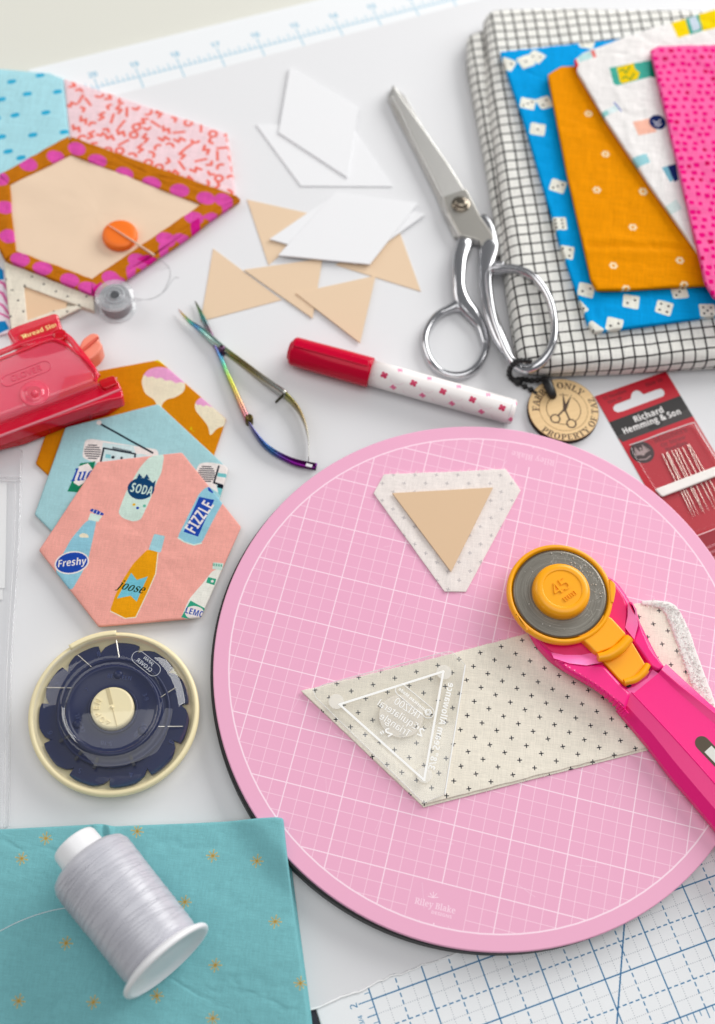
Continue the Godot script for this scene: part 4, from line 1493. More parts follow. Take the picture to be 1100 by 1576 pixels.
	# soda bottle
	c.poly(round_poly(P([-173.9,-89.9, -167.5,-92.2, -167.3,-84.9, -167.2,-81.4, -168.7,-75.4, -170.1,-65.5, -172.6,-54.5, -175.9,-53.1, -181.7,-54.4, -184.2,-56.9, -182.7,-67.8, -179.6,-78.6, -177.9,-83.5]), 3.0, 4), mint)
	c.dot(Vector2(-175.6, -71.3), 6.6, navy, 6.0)
	for t in [[540, 610, 548, 592, 565, 612], [568, 612, 582, 596, 594, 618], [600, 640, 625, 628, 620, 655]]:
		pass
	c.poly(P([-178.7,-76.6, -178.1,-79.5, -175.9,-77.5]), navy)
	c.poly(P([-175.2,-77.1, -174.2,-79.6, -172.3,-77]), navy)
	c.poly(P([-171.3,-73.9, -169.3,-76.7, -169.1,-72.9]), navy)
	c.text("SODA", Vector2(-175.1, -70.9), 6.8, 6.0, mint, "Droid Sans", false, 0.62)
	c.dot(Vector2(-177.4, -62.2), 0.75, rgb(240, 190, 40))
	c.dot(Vector2(-175.3, -60.5), 0.75, royal)
	c.dot(Vector2(-172.2, -62), 0.75, rgb(90, 186, 160))
	# fizzle can
	c.poly(round_poly(P([-146.9,-72.6, -143.8,-77, -135.6,-77, -134.1,-70.9, -136.9,-62.5, -141.5,-46.3, -145.2,-44.7, -150.4,-45.7, -153.5,-47.5]), 2.5, 4), sky)
	c.path(P([-153.2,-47.4, -149.9,-45.6, -145.2,-44.6, -141.6,-46.1]), 0.7, mint)
	c.poly(P([-146.6,-70.6, -139.1,-70, -143.8,-49.3, -151.1,-50.8]), royal)
	c.text("FIZZLE", Vector2(-144.8, -59.8), 8.4, -67.0, paper, "Droid Sans", false, 0.72)
	c.poly(P([-143.4,-76.5, -142.2,-76.4, -140,-74.2, -140.7,-73.4, -142.9,-74.7]), royal)
	# freshy bottle
	c.poly(round_poly(P([-197.8,-51.2, -194,-52.2, -193.6,-49.5, -193.5,-40.6, -193.7,-30.7, -195.2,-23, -198.2,-13.5, -203.2,-16.6, -207.9,-22.4, -206.6,-30.2, -203.7,-40.4, -200.1,-47.5]), 2.5, 4), sky)
	c.poly(P([-197.4,-55.1, -191.5,-54.2, -192.7,-50.7, -197.8,-51.2]), mint)
	c.poly(P([-198,-56.2, -197.2,-57.4, -194.4,-57, -191,-55.6, -191,-54.5, -194.5,-54.7]), royal)
	for k in 3:
		c.line((Vector2(-196.4, -55.4)) + Vector2(1.7 * k, 0.5 * k), (Vector2(-196, -57.2)) + Vector2(1.7 * k, 0.5 * k), 0.35, paper)
	c.poly(round_poly(P([-200.6,-42.5, -198.9,-44.1, -196.2,-43.4, -195.4,-41.7, -199.7,-41.4]), 1.5, 4), cream)
	c.dot(Vector2(-201, -28.1), 8.2, paper, 5.9, -18)
	c.dot(Vector2(-201, -28.1), 7.5, royal, 5.2, -18)
	c.text("Freshy", Vector2(-201, -28.3), 5.0, -14.0, paper, "Droid Sans", false, 0.85, 0.15)
	# joose bottle
	c.poly(round_poly(P([-164.9,-47.9, -159.6,-47.5, -160.2,-38.6, -166.2,-39.2]), 0.8, 4), rgb(168, 216, 226))
	c.poly(round_poly(P([-166.6,-39.5, -161.3,-38.8, -160.5,-27.5, -162.4,-18.1, -166,-4.5, -170.9,-3.3, -178.4,-6.1, -177.5,-14.6, -175.3,-22.9, -171.9,-31.4]), 1.4, 4), rgb(242, 164, 22))
	c.path(P([-161.4,-38.2, -160.6,-27.5, -162.6,-18.1, -166,-4.5, -170.7,-3.3, -178.2,-5.9]), 0.5, cream)
	c.poly(P([-172.2,-26.5, -168.9,-23.2, -164,-25.7, -165.6,-19.3, -167,-12.3, -170.4,-15, -176.4,-12.6, -174.6,-19.2]), rgb(120, 200, 220))
	c.text("joose", Vector2(-170.2, -19.3), 6.0, 6.0, rgb(40, 62, 30), "Droid Serif", false, 0.8, 0.4, 700)
	# lemon bottle at the lower right corner
	c.poly(round_poly(P([-133.9,-33.1, -129.5,-33.6, -129,-27.2, -132,-18.3, -135.9,-5.2, -145,-7.2, -142.7,-16.9, -138,-25]), 2.0, 3), rgb(244, 242, 232))
	c.poly(P([-134.4,-36.8, -129.5,-36.9, -129.4,-33.1, -134.4,-33.5]), mint)
	for k in 6:
		c.line((Vector2(-134.4, -36.3)) + Vector2(0.8 * k, 0), (Vector2(-134.2, -35)) + Vector2(0.8 * k, 0), 0.4, rgb(40, 160, 130))
	c.poly(P([-135.7,-29.1, -131.7,-28.5, -132.1,-25.2, -136.2,-26.1]), rgb(52, 166, 132))
	c.dot(Vector2(-133.4, -27.1), 0.7, paper)
	c.poly(P([-142,-16, -134.1,-12.8, -135.1,-6.3, -145,-7.2]), rgb(52, 166, 132))
	c.dot(Vector2(-139.1, -10.2), 4.6, paper, 3.4)
	c.text("LEMO", Vector2(-139.1, -10.4), 4.2, 8.0, royal, "Droid Sans", false, 0.8)
	o = hexagon("coral_hexagon", h, 4.1, 6.0, c, "coral pink fabric hexagon with soda bottles, topmost of the three", 0.4)

func hexagon(called: String, h: PackedVector2Array, y0: float, y1: float, c: Canvas, label: String, extra: float) -> Node3D:
	var mid := Vector2.ZERO
	for q in h:
		mid += q / h.size()
	var o := thing(called, label, "fabric hexagon", Vector3(mid.x, y0, mid.y), "basted fabric hexagons")
	var m := cloth(Color.WHITE, c, 22.0, 0.02)
	var s := S()
	s.cushion(dense(round_poly(h, 0.9, 3), 2.5), y0, y1, 0.8, 14, lower(0.35 + extra, 0.05))
	part("fabric_cover", s, m, o)
	s = S()
	s.prism(inset(turned(h), 0.9), y0 - 0.05, y0 + 0.5, 0.05)
	part("paper_backing", s, card(rgb(224, 196, 160)), o)
	return o

# ---------------------------------------------------------------- rainbow thread snips
func build_snips():
	var o := thing("rainbow_snips", "rainbow titanium thread snips with spring handle beside the hexagons", "snips", Vector3(-132.8, 0.4, -137.4))
	var m := chrome(Color.WHITE, 0.2)
	m.vertex_color_use_as_albedo = true
	var hue := [Color(0.55, 0.16, 0.22), Color(0.62, 0.42, 0.08), Color(0.1, 0.5, 0.3), Color(0.1, 0.3, 0.65), Color(0.25, 0.6, 0.55), Color(0.42, 0.66, 0.58), Color(0.5, 0.72, 0.66), Color(0.42, 0.62, 0.5), Color(0.4, 0.42, 0.12), Color(0.3, 0.24, 0.1), Color(0.34, 0.26, 0.12), Color(0.4, 0.36, 0.26), Color(0.5, 0.5, 0.46), Color(0.5, 0.5, 0.46)]
	var hue2 := [Color(0.08, 0.06, 0.05), Color(0.12, 0.2, 0.08), Color(0.04, 0.16, 0.16), Color(0.16, 0.1, 0.12), Color(0.2, 0.1, 0.3), Color(0.1, 0.3, 0.6), Color(0.15, 0.5, 0.25), Color(0.42, 0.5, 0.08), Color(0.5, 0.42, 0.1), Color(0.6, 0.3, 0.2), Color(0.5, 0.2, 0.3)]
	var hue3 := [Color(0.20, 0.18, 0.33), Color(0.12, 0.12, 0.33), Color(0.05, 0.11, 0.30), Color(0.04, 0.12, 0.30), Color(0.10, 0.04, 0.24), Color(0.14, 0.01, 0.18), Color(0.12, 0.01, 0.13), Color(0.06, 0.01, 0.08)]
	blade_bar(o, "blade_arm", smooth_line(L([-175.6,3,-180, -168.7,3.2,-173.4, -161.3,3.6,-168.4, -154.2,4,-162.6, -146.2,4.2,-156.7, -136.2,4.4,-150, -125.3,4.6,-142.6, -112.1,4.8,-134.5]), 6), [0.2, 1.6, 2.6, 3.4, 2.6, 2.7, 2.9, 3.1], [0.8, 2.0, 3.0, 4.0, 4.6, 5.0, 5.4, 5.6], hue, m)
	blade_bar(o, "blade_arm", smooth_line(L([-167.9,2.4,-187.1, -164,2.6,-180.3, -159.6,2.6,-172.6, -153.5,2.6,-162, -149,2.8,-154, -144.7,3.2,-145.1, -140,3.4,-136.8, -134.9,3.6,-127.4, -129.6,3.8,-118]), 6), [0.2, 1.8, 2.6, 2.4, 2.2, 2.0, 2.3, 2.6, 3.0], [0.8, 2.0, 2.6, 3.4, 4.0, 4.6, 5.0, 5.2, 5.2], hue2, m)
	blade_bar(o, "spring_leaf", smooth_line(L([-112.8,4.4,-135, -108.6,4.4,-131.3, -105.1,4.4,-127.5, -102.6,4.4,-123.6, -100.4,4.4,-119.3, -98.7,4.4,-114.6, -97.4,4.4,-109.8, -96.6,4.4,-104.7, -96,4.4,-98.8]), 5), [2.2, 1.6, 1.0, 0.6, 0.45], [5.4, 5.4, 5.4], hue.slice(8), m)
	blade_bar(o, "spring_leaf", smooth_line(L([-128.6,3.4,-116, -124.5,3.2,-110.6, -119.5,3.2,-105.3, -114.4,3.2,-101.8, -109.4,3.2,-99.5, -103.9,3.2,-97.6, -98.6,3.2,-96.7, -91.6,3.2,-96.1]), 5), [0.8, 1.4, 2.2, 2.8, 3.0, 3.4, 3.6, 3.8], [5.2, 4.6, 3.4, 2.6, 2.2, 2.0], hue3, m)
	var s := S()
	s.lathe(Vector3(-148.7, 0, -157.1), [[Vector2(1.7, 0.4), Vector2(1.7, 6.8), Vector2(1.3, 7.2), Vector2(0, 7.3)]], 20)
	part("rivet", s, chrome(rgb(96, 70, 92), 0.3), o)
	s = S()
	s.lathe(Vector3(-128.8, 0, -118), [[Vector2(2.1, 0.5), Vector2(2.1, 6.4), Vector2(1.6, 6.8), Vector2(0.8, 6.8), Vector2(0.7, 6.2), Vector2(0, 6.2)]], 8)
	part("rivet", s, chrome(rgb(92, 80, 44), 0.35), o)
	s = S()
	s.prism(strip(Vector2(-116.6, -128.5), Vector2(-113.3, -133.3), 0.9), 5.6, 7.4, 0.2)
	part("stop_pin", s, chrome(rgb(60, 58, 40), 0.4), o)
	s = S()
	s.prism(strip(Vector2(-97, -96), Vector2(-93.8, -95.5), 1.6), 4.0, 4.75, 0.1)
	part("spring_slot", s, plain(rgb(226, 226, 228), 0.6), o)

func blade_bar(o: Node3D, called: String, path: PackedVector3Array, wide: Array, tall: Array, hues: Array, m: Material):
	# a bar of rectangular section with rounded edges, tinted along its length
	var s := S()
	s.tinted = true
	var rows := []
	var cols := []
	var n := path.size()
	for i in n:
		var t := (path[mini(i + 1, n - 1)] - path[maxi(i - 1, 0)])
		t.y = 0.0
		t = t.normalized()
		var sd := t.cross(Vector3.UP).normalized()
		var f := float(i) / (n - 1)
		var w := along(wide, f) * 0.5
		var h := along(tall, f) * 0.5
		var row := PackedVector3Array()
		for q in [Vector2(1, -0.8), Vector2(1, 0.5), Vector2(0.8, 0.85), Vector2(0.3, 1.0), Vector2(-0.3, 1.0), Vector2(-0.8, 0.85), Vector2(-1, 0.5), Vector2(-1, -0.8), Vector2(-0.7, -1), Vector2(0.7, -1)]:
			row.append(path[i] + sd * (q.x * w) + Vector3.UP * (q.y * h))
		rows.append(row)
		var g := f * (hues.size() - 1)
		cols.append(hues[int(g)].lerp(hues[mini(int(g) + 1, hues.size() - 1)], g - int(g)))
	for e in [0, n - 1]:
		var mid := PackedVector3Array()
		for j in 10:
			mid.append(path[e])
		if e == 0:
			rows.push_front(mid)
			cols.push_front(cols[0])
		else:
			rows.append(mid)
			cols.append(cols[-1])
	s.loft(rows, true, false, null, cols)
	part(called, s, m, o)

func along(a: Array, f: float) -> float:
	var g := f * (a.size() - 1)
	return lerpf(a[int(g)], a[mini(int(g) + 1, a.size() - 1)], g - int(g))

# ---------------------------------------------------------------- fabric pen
func spin_x(s: Shape, y: float, prof: Array, n := 40, flute := 0.0):
	var rows := []
	var uvs := []
	for q in prof:
		var row := PackedVector3Array()
		var uv := PackedVector2Array()
		for j in n:
			var a := -PI + TAU * j / n
			var r: float = q.y * (1.0 + flute * cos(a * 12.0))
			row.append(Vector3(q.x, y + cos(a) * r, sin(a) * r))
			uv.append(Vector2(q.x, a * 7.0))
		uv.append(Vector2(prof[uvs.size()].x, PI * 7.0))
		rows.append(row)
		uvs.append(uv)
	s.loft(rows, true, false, uvs)

func build_pen():
	var a := Vector2(-111.9, -159.3)
	var o := thing("fabric_pen", "white fabric pen with crimson cap and raspberry print, above the pink mat", "pen", Vector3(a.x, 0.35, a.y), "", 10.2)
	var y := 7.9
	var s := S()
	spin_x(s, y, [Vector2(-1.8, 0), Vector2(-1.8, 4.6), Vector2(-1.3, 5.2), Vector2(-0.6, 5.4), Vector2(-0.5, 6.6), Vector2(0.2, 7.3), Vector2(1.2, 7.6), Vector2(20, 7.75), Vector2(41.6, 7.85), Vector2(42.3, 7.7), Vector2(42.6, 7.2), Vector2(42.6, 6.4)], 72, 0.006)
	part("cap", s, plain(rgb(200, 0, 48), 0.16, 0.0, 0.32), o, "crimson cap")
	s = S()
	s.prism(round_poly(P([0.5, -2.0, 41.0, -2.0, 41.0, 2.0, 0.5, 2.0]), 1.5), y + 7.0, y + 8.1, 0.6)
	part("cap_rib", s, plain(rgb(200, 0, 48), 0.16, 0.0, 0.32), o)
	var c := canvas(Vector2(40, -22), Vector2(121, 22), 12.0, rgb(250, 244, 242))
	var dark := rgb(208, 18, 84)
	var light := rgb(242, 150, 184)
	for k in range(-1, 6):
		var x := 47.0 + k * 15.6
		bow(c, Vector2(x + 3, 3.2), 1.55, dark, 10)
		bow(c, Vector2(x + 10, -2.4), 1.2, light, -20)
		bow(c, Vector2(x + 9, 8.6), 1.3, rgb(236, 110, 154), 30)
		bow(c, Vector2(x + 1, -8.4), 1.5, dark, 0)
		for j in 2:
			c.ring(Vector2(x + 10, 3.2 - 1.2), 4.3, 0.18, rgb(236, 196, 210), 30, 150)
			c.ring(Vector2(x + 3, 8.6 - 1.5), 4.6, 0.18, rgb(236, 196, 210), 20, 160)
	s = S()
	spin_x(s, y, [Vector2(42.6, 6.2), Vector2(42.6, 6.7), Vector2(60, 6.7), Vector2(100, 6.65), Vector2(117.6, 6.55), Vector2(118.6, 6.3), Vector2(119.2, 5.6), Vector2(119.3, 0)], 48)
	part("barrel", s, printed(c, 0.3), o, "white barrel printed with small raspberry bows")
	s = S()
	spin_x(s, y, [Vector2(116.6, 6.57), Vector2(116.7, 6.66), Vector2(117.0, 6.66), Vector2(117.1, 6.55)], 40)
	part("end_ring", s, plain(rgb(226, 222, 222), 0.4), o)
	local()

func bow(c: Canvas, m: Vector2, r: float, col: Color, turn: float):
	var t := deg_to_rad(turn)
	for k in 4:
		c.dot(m + Vector2(r * 0.55 * (1 if k % 2 else -1), r * 0.5 * (1 if k < 2 else -1)).rotated(t), r * 0.55, col)
	c.dot(m, r * 0.45, col)

# ---------------------------------------------------------------- needle packet
func build_packet():
	var tl := Vector2(47.9, -158.2)
	var tr := Vector2(85.6, -179)
	var u := (tr - tl).normalized()
	var v := Vector2(-u.y, u.x)
	var wide := tl.distance_to(tr)
	var q := func(x: float, y: float): return tl + u * x + v * y
	var red := rgb(190, 6, 36)
	var ink := rgb(34, 30, 30)
	var c := over(PackedVector2Array([q.call(0, 0), q.call(wide, 0), q.call(wide, 130), q.call(0, 130)]), 3.0, 9.0, red)
	var band := P([53.1,-142, 93.8,-165.3, 100.6,-153.6, 63,-132.7])
	c.poly(band, ink)
	c.line(Vector2(60.7, -135.8), Vector2(98.8, -157.6), 0.3, rgb(90, 84, 82))
	c.poly(P([60.8,-135.5, 98.7,-157.1, 100.6,-153.6, 63,-132.7]), rgb(56, 50, 50))
	c.poly(round_poly(P([75.5,-143.7, 83.7,-148.4, 84.3,-146.7, 81.8,-144.2, 77.4,-141.8]), 1.0), ink)
	var t := rad_to_deg(u.angle())
	c.text("Richard", Vector2(76.4, -151), 4.9, t, rgb(244, 240, 238))
	c.text("Hemming & Son", Vector2(78.1, -147.2), 4.9, t, rgb(244, 240, 238), "Droid Sans", false, 0.92)
	c.text("12 Needles", Vector2(58.3, -160.6), 2.6, t, rgb(96, 8, 22), "Droid Serif")
	c.text("Size 10", Vector2(58.4, -157.3), 2.4, t, rgb(96, 8, 22), "Droid Serif")
	c.text("Size 10", Vector2(79.1, -171.2), 3.0, t, rgb(96, 8, 22), "Droid Serif")
	c.text("Milliners", Vector2(87.7, -140.3), 4.6, t, rgb(110, 8, 28), "Droid Serif", false, 1.0, 0.0, 400)
	c.text("Or Straw", Vector2(89.3, -136.8), 3.2, t, rgb(110, 8, 28), "Droid Serif")
	c.text("Needles", Vector2(90.9, -134), 3.2, t, rgb(90, 8, 26), "Droid Serif")
	var e := Vector2(73.2, -128.1)
	c.dot(e, 6.4, rgb(40, 34, 34))
	var bird := rgb(176, 158, 156)
	for sg in [-1.0, 1.0]:
		for k in 5:
			c.path(PackedVector2Array([e + u * (sg * 0.8) + v * 1.0, e + u * (sg * (2.2 + 0.5 * k)) + v * (-3.6 + 0.95 * k)]), 0.62, bird)
	c.dot(e + v * 0.4, 1.2, bird, 1.7, t)
	c.dot(e - v * 2.2 + u * 0.3, 0.7, bird)
	c.path(PackedVector2Array([e - u * 3.2 + v * 3.4, e + v * 4.4, e + u * 3.2 + v * 3.4]), 0.6, bird)
	c.poly(PackedVector2Array([q.call(0, 91), q.call(wide, 91), q.call(wide, 130), q.call(0, 130)]), rgb(150, 8, 34))
	c.line(q.call(0, 90.6), q.call(wide, 90.6), 0.5, rgb(240, 214, 214))
	for k in 6:
		c.text("12 assorted milliners needles", q.call(wide * 0.5, 98.0 + k * 3.0), 2.2, t, rgb(228, 190, 190), "Droid Sans", false, 0.8, 0.0, 400)
	var o := thing("needle_packet", "red and black card packet of hand sewing needles beside the tag", "needle packet", Vector3(q.call(20, 50).x, 0.38, q.call(20, 50).y))
	var m := printed(c, 0.38)
	# the card in two pieces that meet along the hang hole
	var hole_hi := P([57.7,-152.6, 58.8,-154.8, 61.6,-156.4, 66.9,-159.5, 67.3,-162.2, 68.1,-163.9, 69.8,-165.2, 71.6,-165, 73,-163.8, 73.9,-163.2, 80.4,-166.9, 83,-168, 84.4,-167.1])
	var hole_lo := P([85,-165.3, 84.3,-163.4, 82,-162.1, 62.9,-151.2, 60.1,-150.1, 58.4,-150.9])
	var s := S()
	var upper := PackedVector2Array([q.call(0, 15.2)])
	upper.append_array(hole_hi)
	upper.append_array(PackedVector2Array([q.call(wide, 9.0), tr, tl]))
	s.prism(upper, 0.4, 0.8, 0.05)
	var lower_p := PackedVector2Array([q.call(wide, 9.0)])
	lower_p.append(hole_hi[hole_hi.size() - 1])
	lower_p.append_array(hole_lo)
	lower_p.append(hole_hi[0])
	lower_p.append_array(PackedVector2Array([q.call(0, 15.2), q.call(0, 125), q.call(wide, 125)]))
	s.prism(lower_p, 0.4, 0.8, 0.05)
	part("card", s, m, o)
	var blister := P([66.1,-130.2, 82.1,-139.5, 99.6,-148.6, 101.5,-146.5, 112.4,-126.8, 125.5,-104.4, 91.3,-85.9, 77.3,-110.6, 66.7,-129])
	s = S()
	s.cushion(dense(round_poly(P([65.9,-130.2, 99.6,-148.6, 128.4,-99.4, 94.9,-81.7]), 3.0, 4), 4.0), 0.85, 3.0, 1.0, 4, lower(0.05, 0.05))
	part("blister", s, clear(rgb(240, 160, 170), 0.02, 0.05), o, "clear plastic window")
	s = S()
	s.tube(smooth_line(L([66.2,2.7,-130.3, 73.3,2.7,-133.9, 81.9,2.7,-138.9, 91.3,2.7,-143.9, 98.8,2.7,-147.9, 100.4,2.7,-147.3, 105,2.7,-139.1, 110.4,2.7,-129.6, 115.2,2.7,-121.2]), 4), [0.25, 0.42, 0.3, 0.34, 0.25], 6)
	part("blister_edge", s, clear(rgb(255, 255, 255), 0.5, 0.06), o)
	var tops := P([83.4,-128.2, 85.5,-129.1, 86,-129.6, 88.4,-130.7, 90.1,-131.5, 91.6,-132.4, 94,-133.4, 96.6,-135.2, 97.5,-135.6])
	var ends := P([99.1,-94.4, 100.5,-94.5, 102.1,-95.3, 104.3,-97.2, 105,-97.1, 107,-98.8, 110.1,-100, 111,-102.8, 114.1,-103.9])
	for k in tops.size():
		s = S()
		var a := Vector3(tops[k].x, 1.5, tops[k].y)
		var b := Vector3(ends[k].x, 1.5, ends[k].y)
		s.tube(PackedVector3Array([a, a.lerp(b, 0.05), a.lerp(b, 0.8), b]), [0.22, 0.3, 0.26, 0.08], 7)
		part("needle", s, chrome(rgb(232, 214, 204), 0.22), o)
	s = S()
	s.cushion(dense(round_poly(P([79.3,-106.3, 110.3,-123.5, 118.4,-128, 118.9,-122.1, 110.3,-117.7, 83,-102.4]), 1.2), 2.0), 1.9, 3.4, 0.6, 4, lower(0.15, 0.1))
	part("foam_bar", s, plain(rgb(240, 234, 228), 0.6), o, "white foam bar holding the needles")

# ---------------------------------------------------------------- round pink rotating mat
func build_round_mat():
	var top := 10.16
	var pink := rgb(239, 172, 202)
	var lines := rgb(255, 222, 236)
	var c := canvas(Vector2(-130, -130), Vector2(130, 130), 7.4, pink)
	var e := Vector2(0.99124, 0.13206)
	var n := Vector2(-0.13206, 0.99124)
	var r := 119.8
	for heavy in [false, true]:
		for k in range(-19, 20):
			if (k % 4 == 0) != heavy:
				continue
			var d := k * 6.35
			if absf(d) > 118:
				continue
			var half := sqrt(r * r - d * d)
			var w := 0.5 if heavy else 0.28
			for ax in 2:
				var a: Vector2 = (e if ax == 0 else n)
				var b: Vector2 = (n if ax == 0 else e)
				c.line(a * d - b * half, a * d + b * half, w, lines if heavy else rgb(252, 208, 226))
	c.ring(Vector2.ZERO, r, 0.7, lines)
	# cleared boxes with the maker's name
	c.poly(PackedVector2Array([e * -12.6 + n * 102.0, e * 12.6 + n * 102.0, e * 12.6 + n * 118.3, e * -12.6 + n * 118.9]), pink)
	c.text("Riley Blake", e * -1.0 + n * 111.6, 3.7, 7.5, rgb(252, 212, 229), "Droid Serif", false, 0.86)
	c.text("DESIGNS", e * 2.4 + n * 114.5, 1.8, 7.5, rgb(252, 212, 229), "Droid Sans", false, 1.2)
	for k in 5:
		c.path(PackedVector2Array([e * -2.6 + n * 108.6, e * (-2.6 + 2.2 * cos(-0.3 - k * 0.7)) + n * (108.6 + 2.4 * sin(-0.3 - k * 0.7))]), 0.3, lines)
	c.poly(PackedVector2Array([e * -12.6 - n * 107.5, e * 12.6 - n * 107.5, e * 12.6 - n * 118.6, e * -12.6 - n * 118.6]), pink)
	c.text("Riley Blake", e * 1.0 - n * 113.0, 4.6, 187.5, rgb(248, 200, 220), "Droid Serif", false, 0.86)
	c.ring(Vector2.ZERO, r, 0.7, lines)
	for k in 46:      # old blade cuts
		var q := Vector2.from_angle(rng.randf() * TAU) * (112.0 * sqrt(rng.randf()))
		var d := Vector2.from_angle(rng.randf_range(-0.5, 0.5) + (PI * 0.5 if k % 2 else 0.2)) * rng.randf_range(3.0, 16.0)
		c.line(q, q + d, 0.16, pink.lerp(rgb(255, 226, 238), rng.randf_range(0.3, 0.8)))
	var o := thing("rotating_mat", "round pink rotating cutting mat with white inch grid and black rim", "cutting mat", Vector3(0, 0.35, 0))
	var m := printed(c, 0.42)
	m.heightmap_enabled = false
	var s := S()
	s.prism(circle(Vector2.ZERO, 127.0, 160), 8.1, top, 0.5, true)
	part("pink_surface", s, m, o, "pink gridded top")
	s = S()
	s.prism(circle(Vector2(-1.5, 0.6), 126.8, 160), 0.35, 8.0, 0.6, true)
	part("turntable_base", s, plain(rgb(30, 28, 30), 0.5), o, "black base")

func plus_cloth(area_poly: PackedVector2Array, at: Vector2, u: Vector2, v: Vector2, bg: Color, ink: Color, arm: float, wide: float, per: float, soft := 0.0) -> Canvas:
	# small crosses in a staggered lattice
	var c := over(area_poly, 6.0, per, bg)
	for i in range(-30, 31):
		for j in range(-30, 31):
			var q := at + u * i + v * j
			if q.x < c.o.x or q.y < c.o.y or q.x > c.o.x + c.size.x or q.y > c.o.y + c.size.y:
				continue
			var t := rng.randf_range(-0.12, 0.12)
			var d := u.normalized().rotated(t + 0.25)
			c.line(q - d * arm, q + d * arm, wide, ink)
			c.line(q - d.orthogonal() * arm, q + d.orthogonal() * arm, wide, ink)
	return c

func build_mat_pieces():
	var y := 10.2
	# basted triangle: fabric wrong side up with its kraft template
	var f := P([-57.7,-92.5, -19.9,-99.3, 2.5,-103.6, 10.5,-92.6, -12.7,-35.1, -22.9,-33.8, -61.8,-81.3])
	var a := Vector2(-58, -87.3)
	var b := Vector2(-47.4, -88.7)
	var d := Vector2(-53.1, -92.7)
	var c := plus_cloth(f, a, b - a, d - a, rgb(250, 240, 235), rgb(206, 198, 198), 1.0, 0.5, 10.0)
	var o := solo("fabric_triangle", Vector3(Vector2(-23.9, -72).x, y, Vector2(-23.9, -72).y), "cut cream fabric triangle with blunt corners lying wrong side up on the pink mat", "fabric piece",
		func(s: Shape): s.cushion(dense(f, 2.0), y, y + 0.7, 0.25, 12, func(x, z): return 0.5 * maxf(0.0, wave.get_noise_2d(x * 0.06, z * 0.06)) + 0.35 * wave.get_noise_2d(x * 0.15, z * 0.03)), cloth(Color.WHITE, c, 24.0, 0.008))
	solo("kraft_template", Vector3(Vector2(-25.6, -71).x, y + 1.3, Vector2(-25.6, -71).y), "kraft paper triangle centred on the cream fabric triangle on the mat", "paper template",
		func(s: Shape): s.prism(P([-52.6,-82, -3.4,-91.7, -20.7,-43.9]), y + 1.3, y + 2.0, 0.1), card(rgb(222, 190, 156)))
	o = solo("fray_threads", Vector3(Vector2(-25.9, -97.3).x, y + 0.2, Vector2(-25.9, -97.3).y), "fine frayed threads along the top edge of the cream fabric triangle", "thread",
		func(s: Shape): frays(s, P([-56,-92.9, -20.2,-99.4, 1.7,-103.6]), y + 0.5, 22, 2.6, Vector2(0.3, -1)), plain(rgb(248, 240, 236), 0.8))

	# folded strip of cross print
	var st := P([-84.5,23.3, -30.5,2.2, 17,-17.3, 68.3,-39.2, 82,-41.1, 86.4,-37.3, 94.9,-14.1, 102.9,8.3, 104.3,20.2, 75.3,30.4, 23.2,50.1, -25.2,68.7, -53,47.4])
	a = Vector2(-4.1, -5.1)
	b = Vector2(5.5, -9.4)
	d = Vector2(2.8, -2.4)
	c = plus_cloth(st, a, b - a, d - a, rgb(252, 244, 228), rgb(22, 26, 40), 1.08, 0.42, 11.0)
	var sm := cloth(Color.WHITE, c, 24.0, 0.006)
	var fluff := plain(rgb(254, 250, 246), 0.95, 0.0, 0.1)
	fluff.backlight_enabled = true
	fluff.backlight = Color(0.7, 0.7, 0.7)
	var th := thing("cross_print_strip", "folded cream fabric strip with black cross print lying under the rotary cutter", "fabric piece", Vector3(Vector2(4.1, 20.4).x, y, Vector2(4.1, 20.4).y))
	var s := S()
	var turned_st := turned(st)
	var shifted := PackedVector2Array()
	for q in turned_st:
		shifted.append(q + Vector2(0.9, 0.8))
	s.cushion(dense(shifted, 2.5), y, y + 0.6, 0.25, 4, lower(0.05, 0.1))
	part("under_layer", s, sm, th)
	s = S()
	s.cushion(dense(st, 2.5, 0.35, 0.3), y + 0.65, y + 1.35, 0.3, 16, func(x, z): return 0.3 * wave.get_noise_2d(x * 0.04, z * 0.04) + 0.16 * wave.get_noise_2d(x * 0.02, z * 0.2))
	part("top_layer", s, sm, th)
	s = S()
	frays(s, P([75.1,-40.9, 82,-41.1, 86.7,-37, 94.9,-14.5, 103.2,8.6, 104.6,19.2]), y + 0.9, 420, 3.2, Vector2(1, 0.1))
	frays(s, P([-82.5,22.5, -33.5,3.2, 16.9,-17.6, 44.2,-29]), y + 0.6, 26, 1.8, Vector2(-0.4, -1))
	frays(s, P([-13.7,64.7, 34.7,46.4, 72.7,31.6]), y + 0.5, 20, 1.8, Vector2(0.4, 1))
	part("frayed_edge", s, fluff, th).set_meta("kind", "stuff")
	# the fluffy selvedge end
	s = S()
	for band in 3:
		var spine := PackedVector3Array()
		for q in smooth_line(L([73.9,11.7,-39.7, 82,11.7,-40, 86.3,11.7,-36.3, 90.7,11.7,-26.2, 94.9,11.7,-14.1, 99.1,11.7,-2.2, 103.2,11.7,8.6]), 10):
			spine.append(q + Vector3(-2.6 + 2.3 * band + 0.5 * wave.get_noise_2d(q.z * 0.5, band * 9.0), 0.15 + 0.25 * wave.get_noise_2d(q.z * 0.7, band * 5.0), 0))
		flat_tube(s, spine, [2.0, 3.6, 3.2, 3.8, 3.2, 3.6, 3.0], [1.0, 1.5, 1.2, 1.6, 1.2, 1.5, 1.2], 10)
	part("fluffy_selvedge", s, fluff, th)

	s = S()
	var line_a := P([77.5,-39.7, 84.4,-38.6, 89.7,-28.6, 93.6,-13.5, 97.8,-1.9, 101.9,8.9])
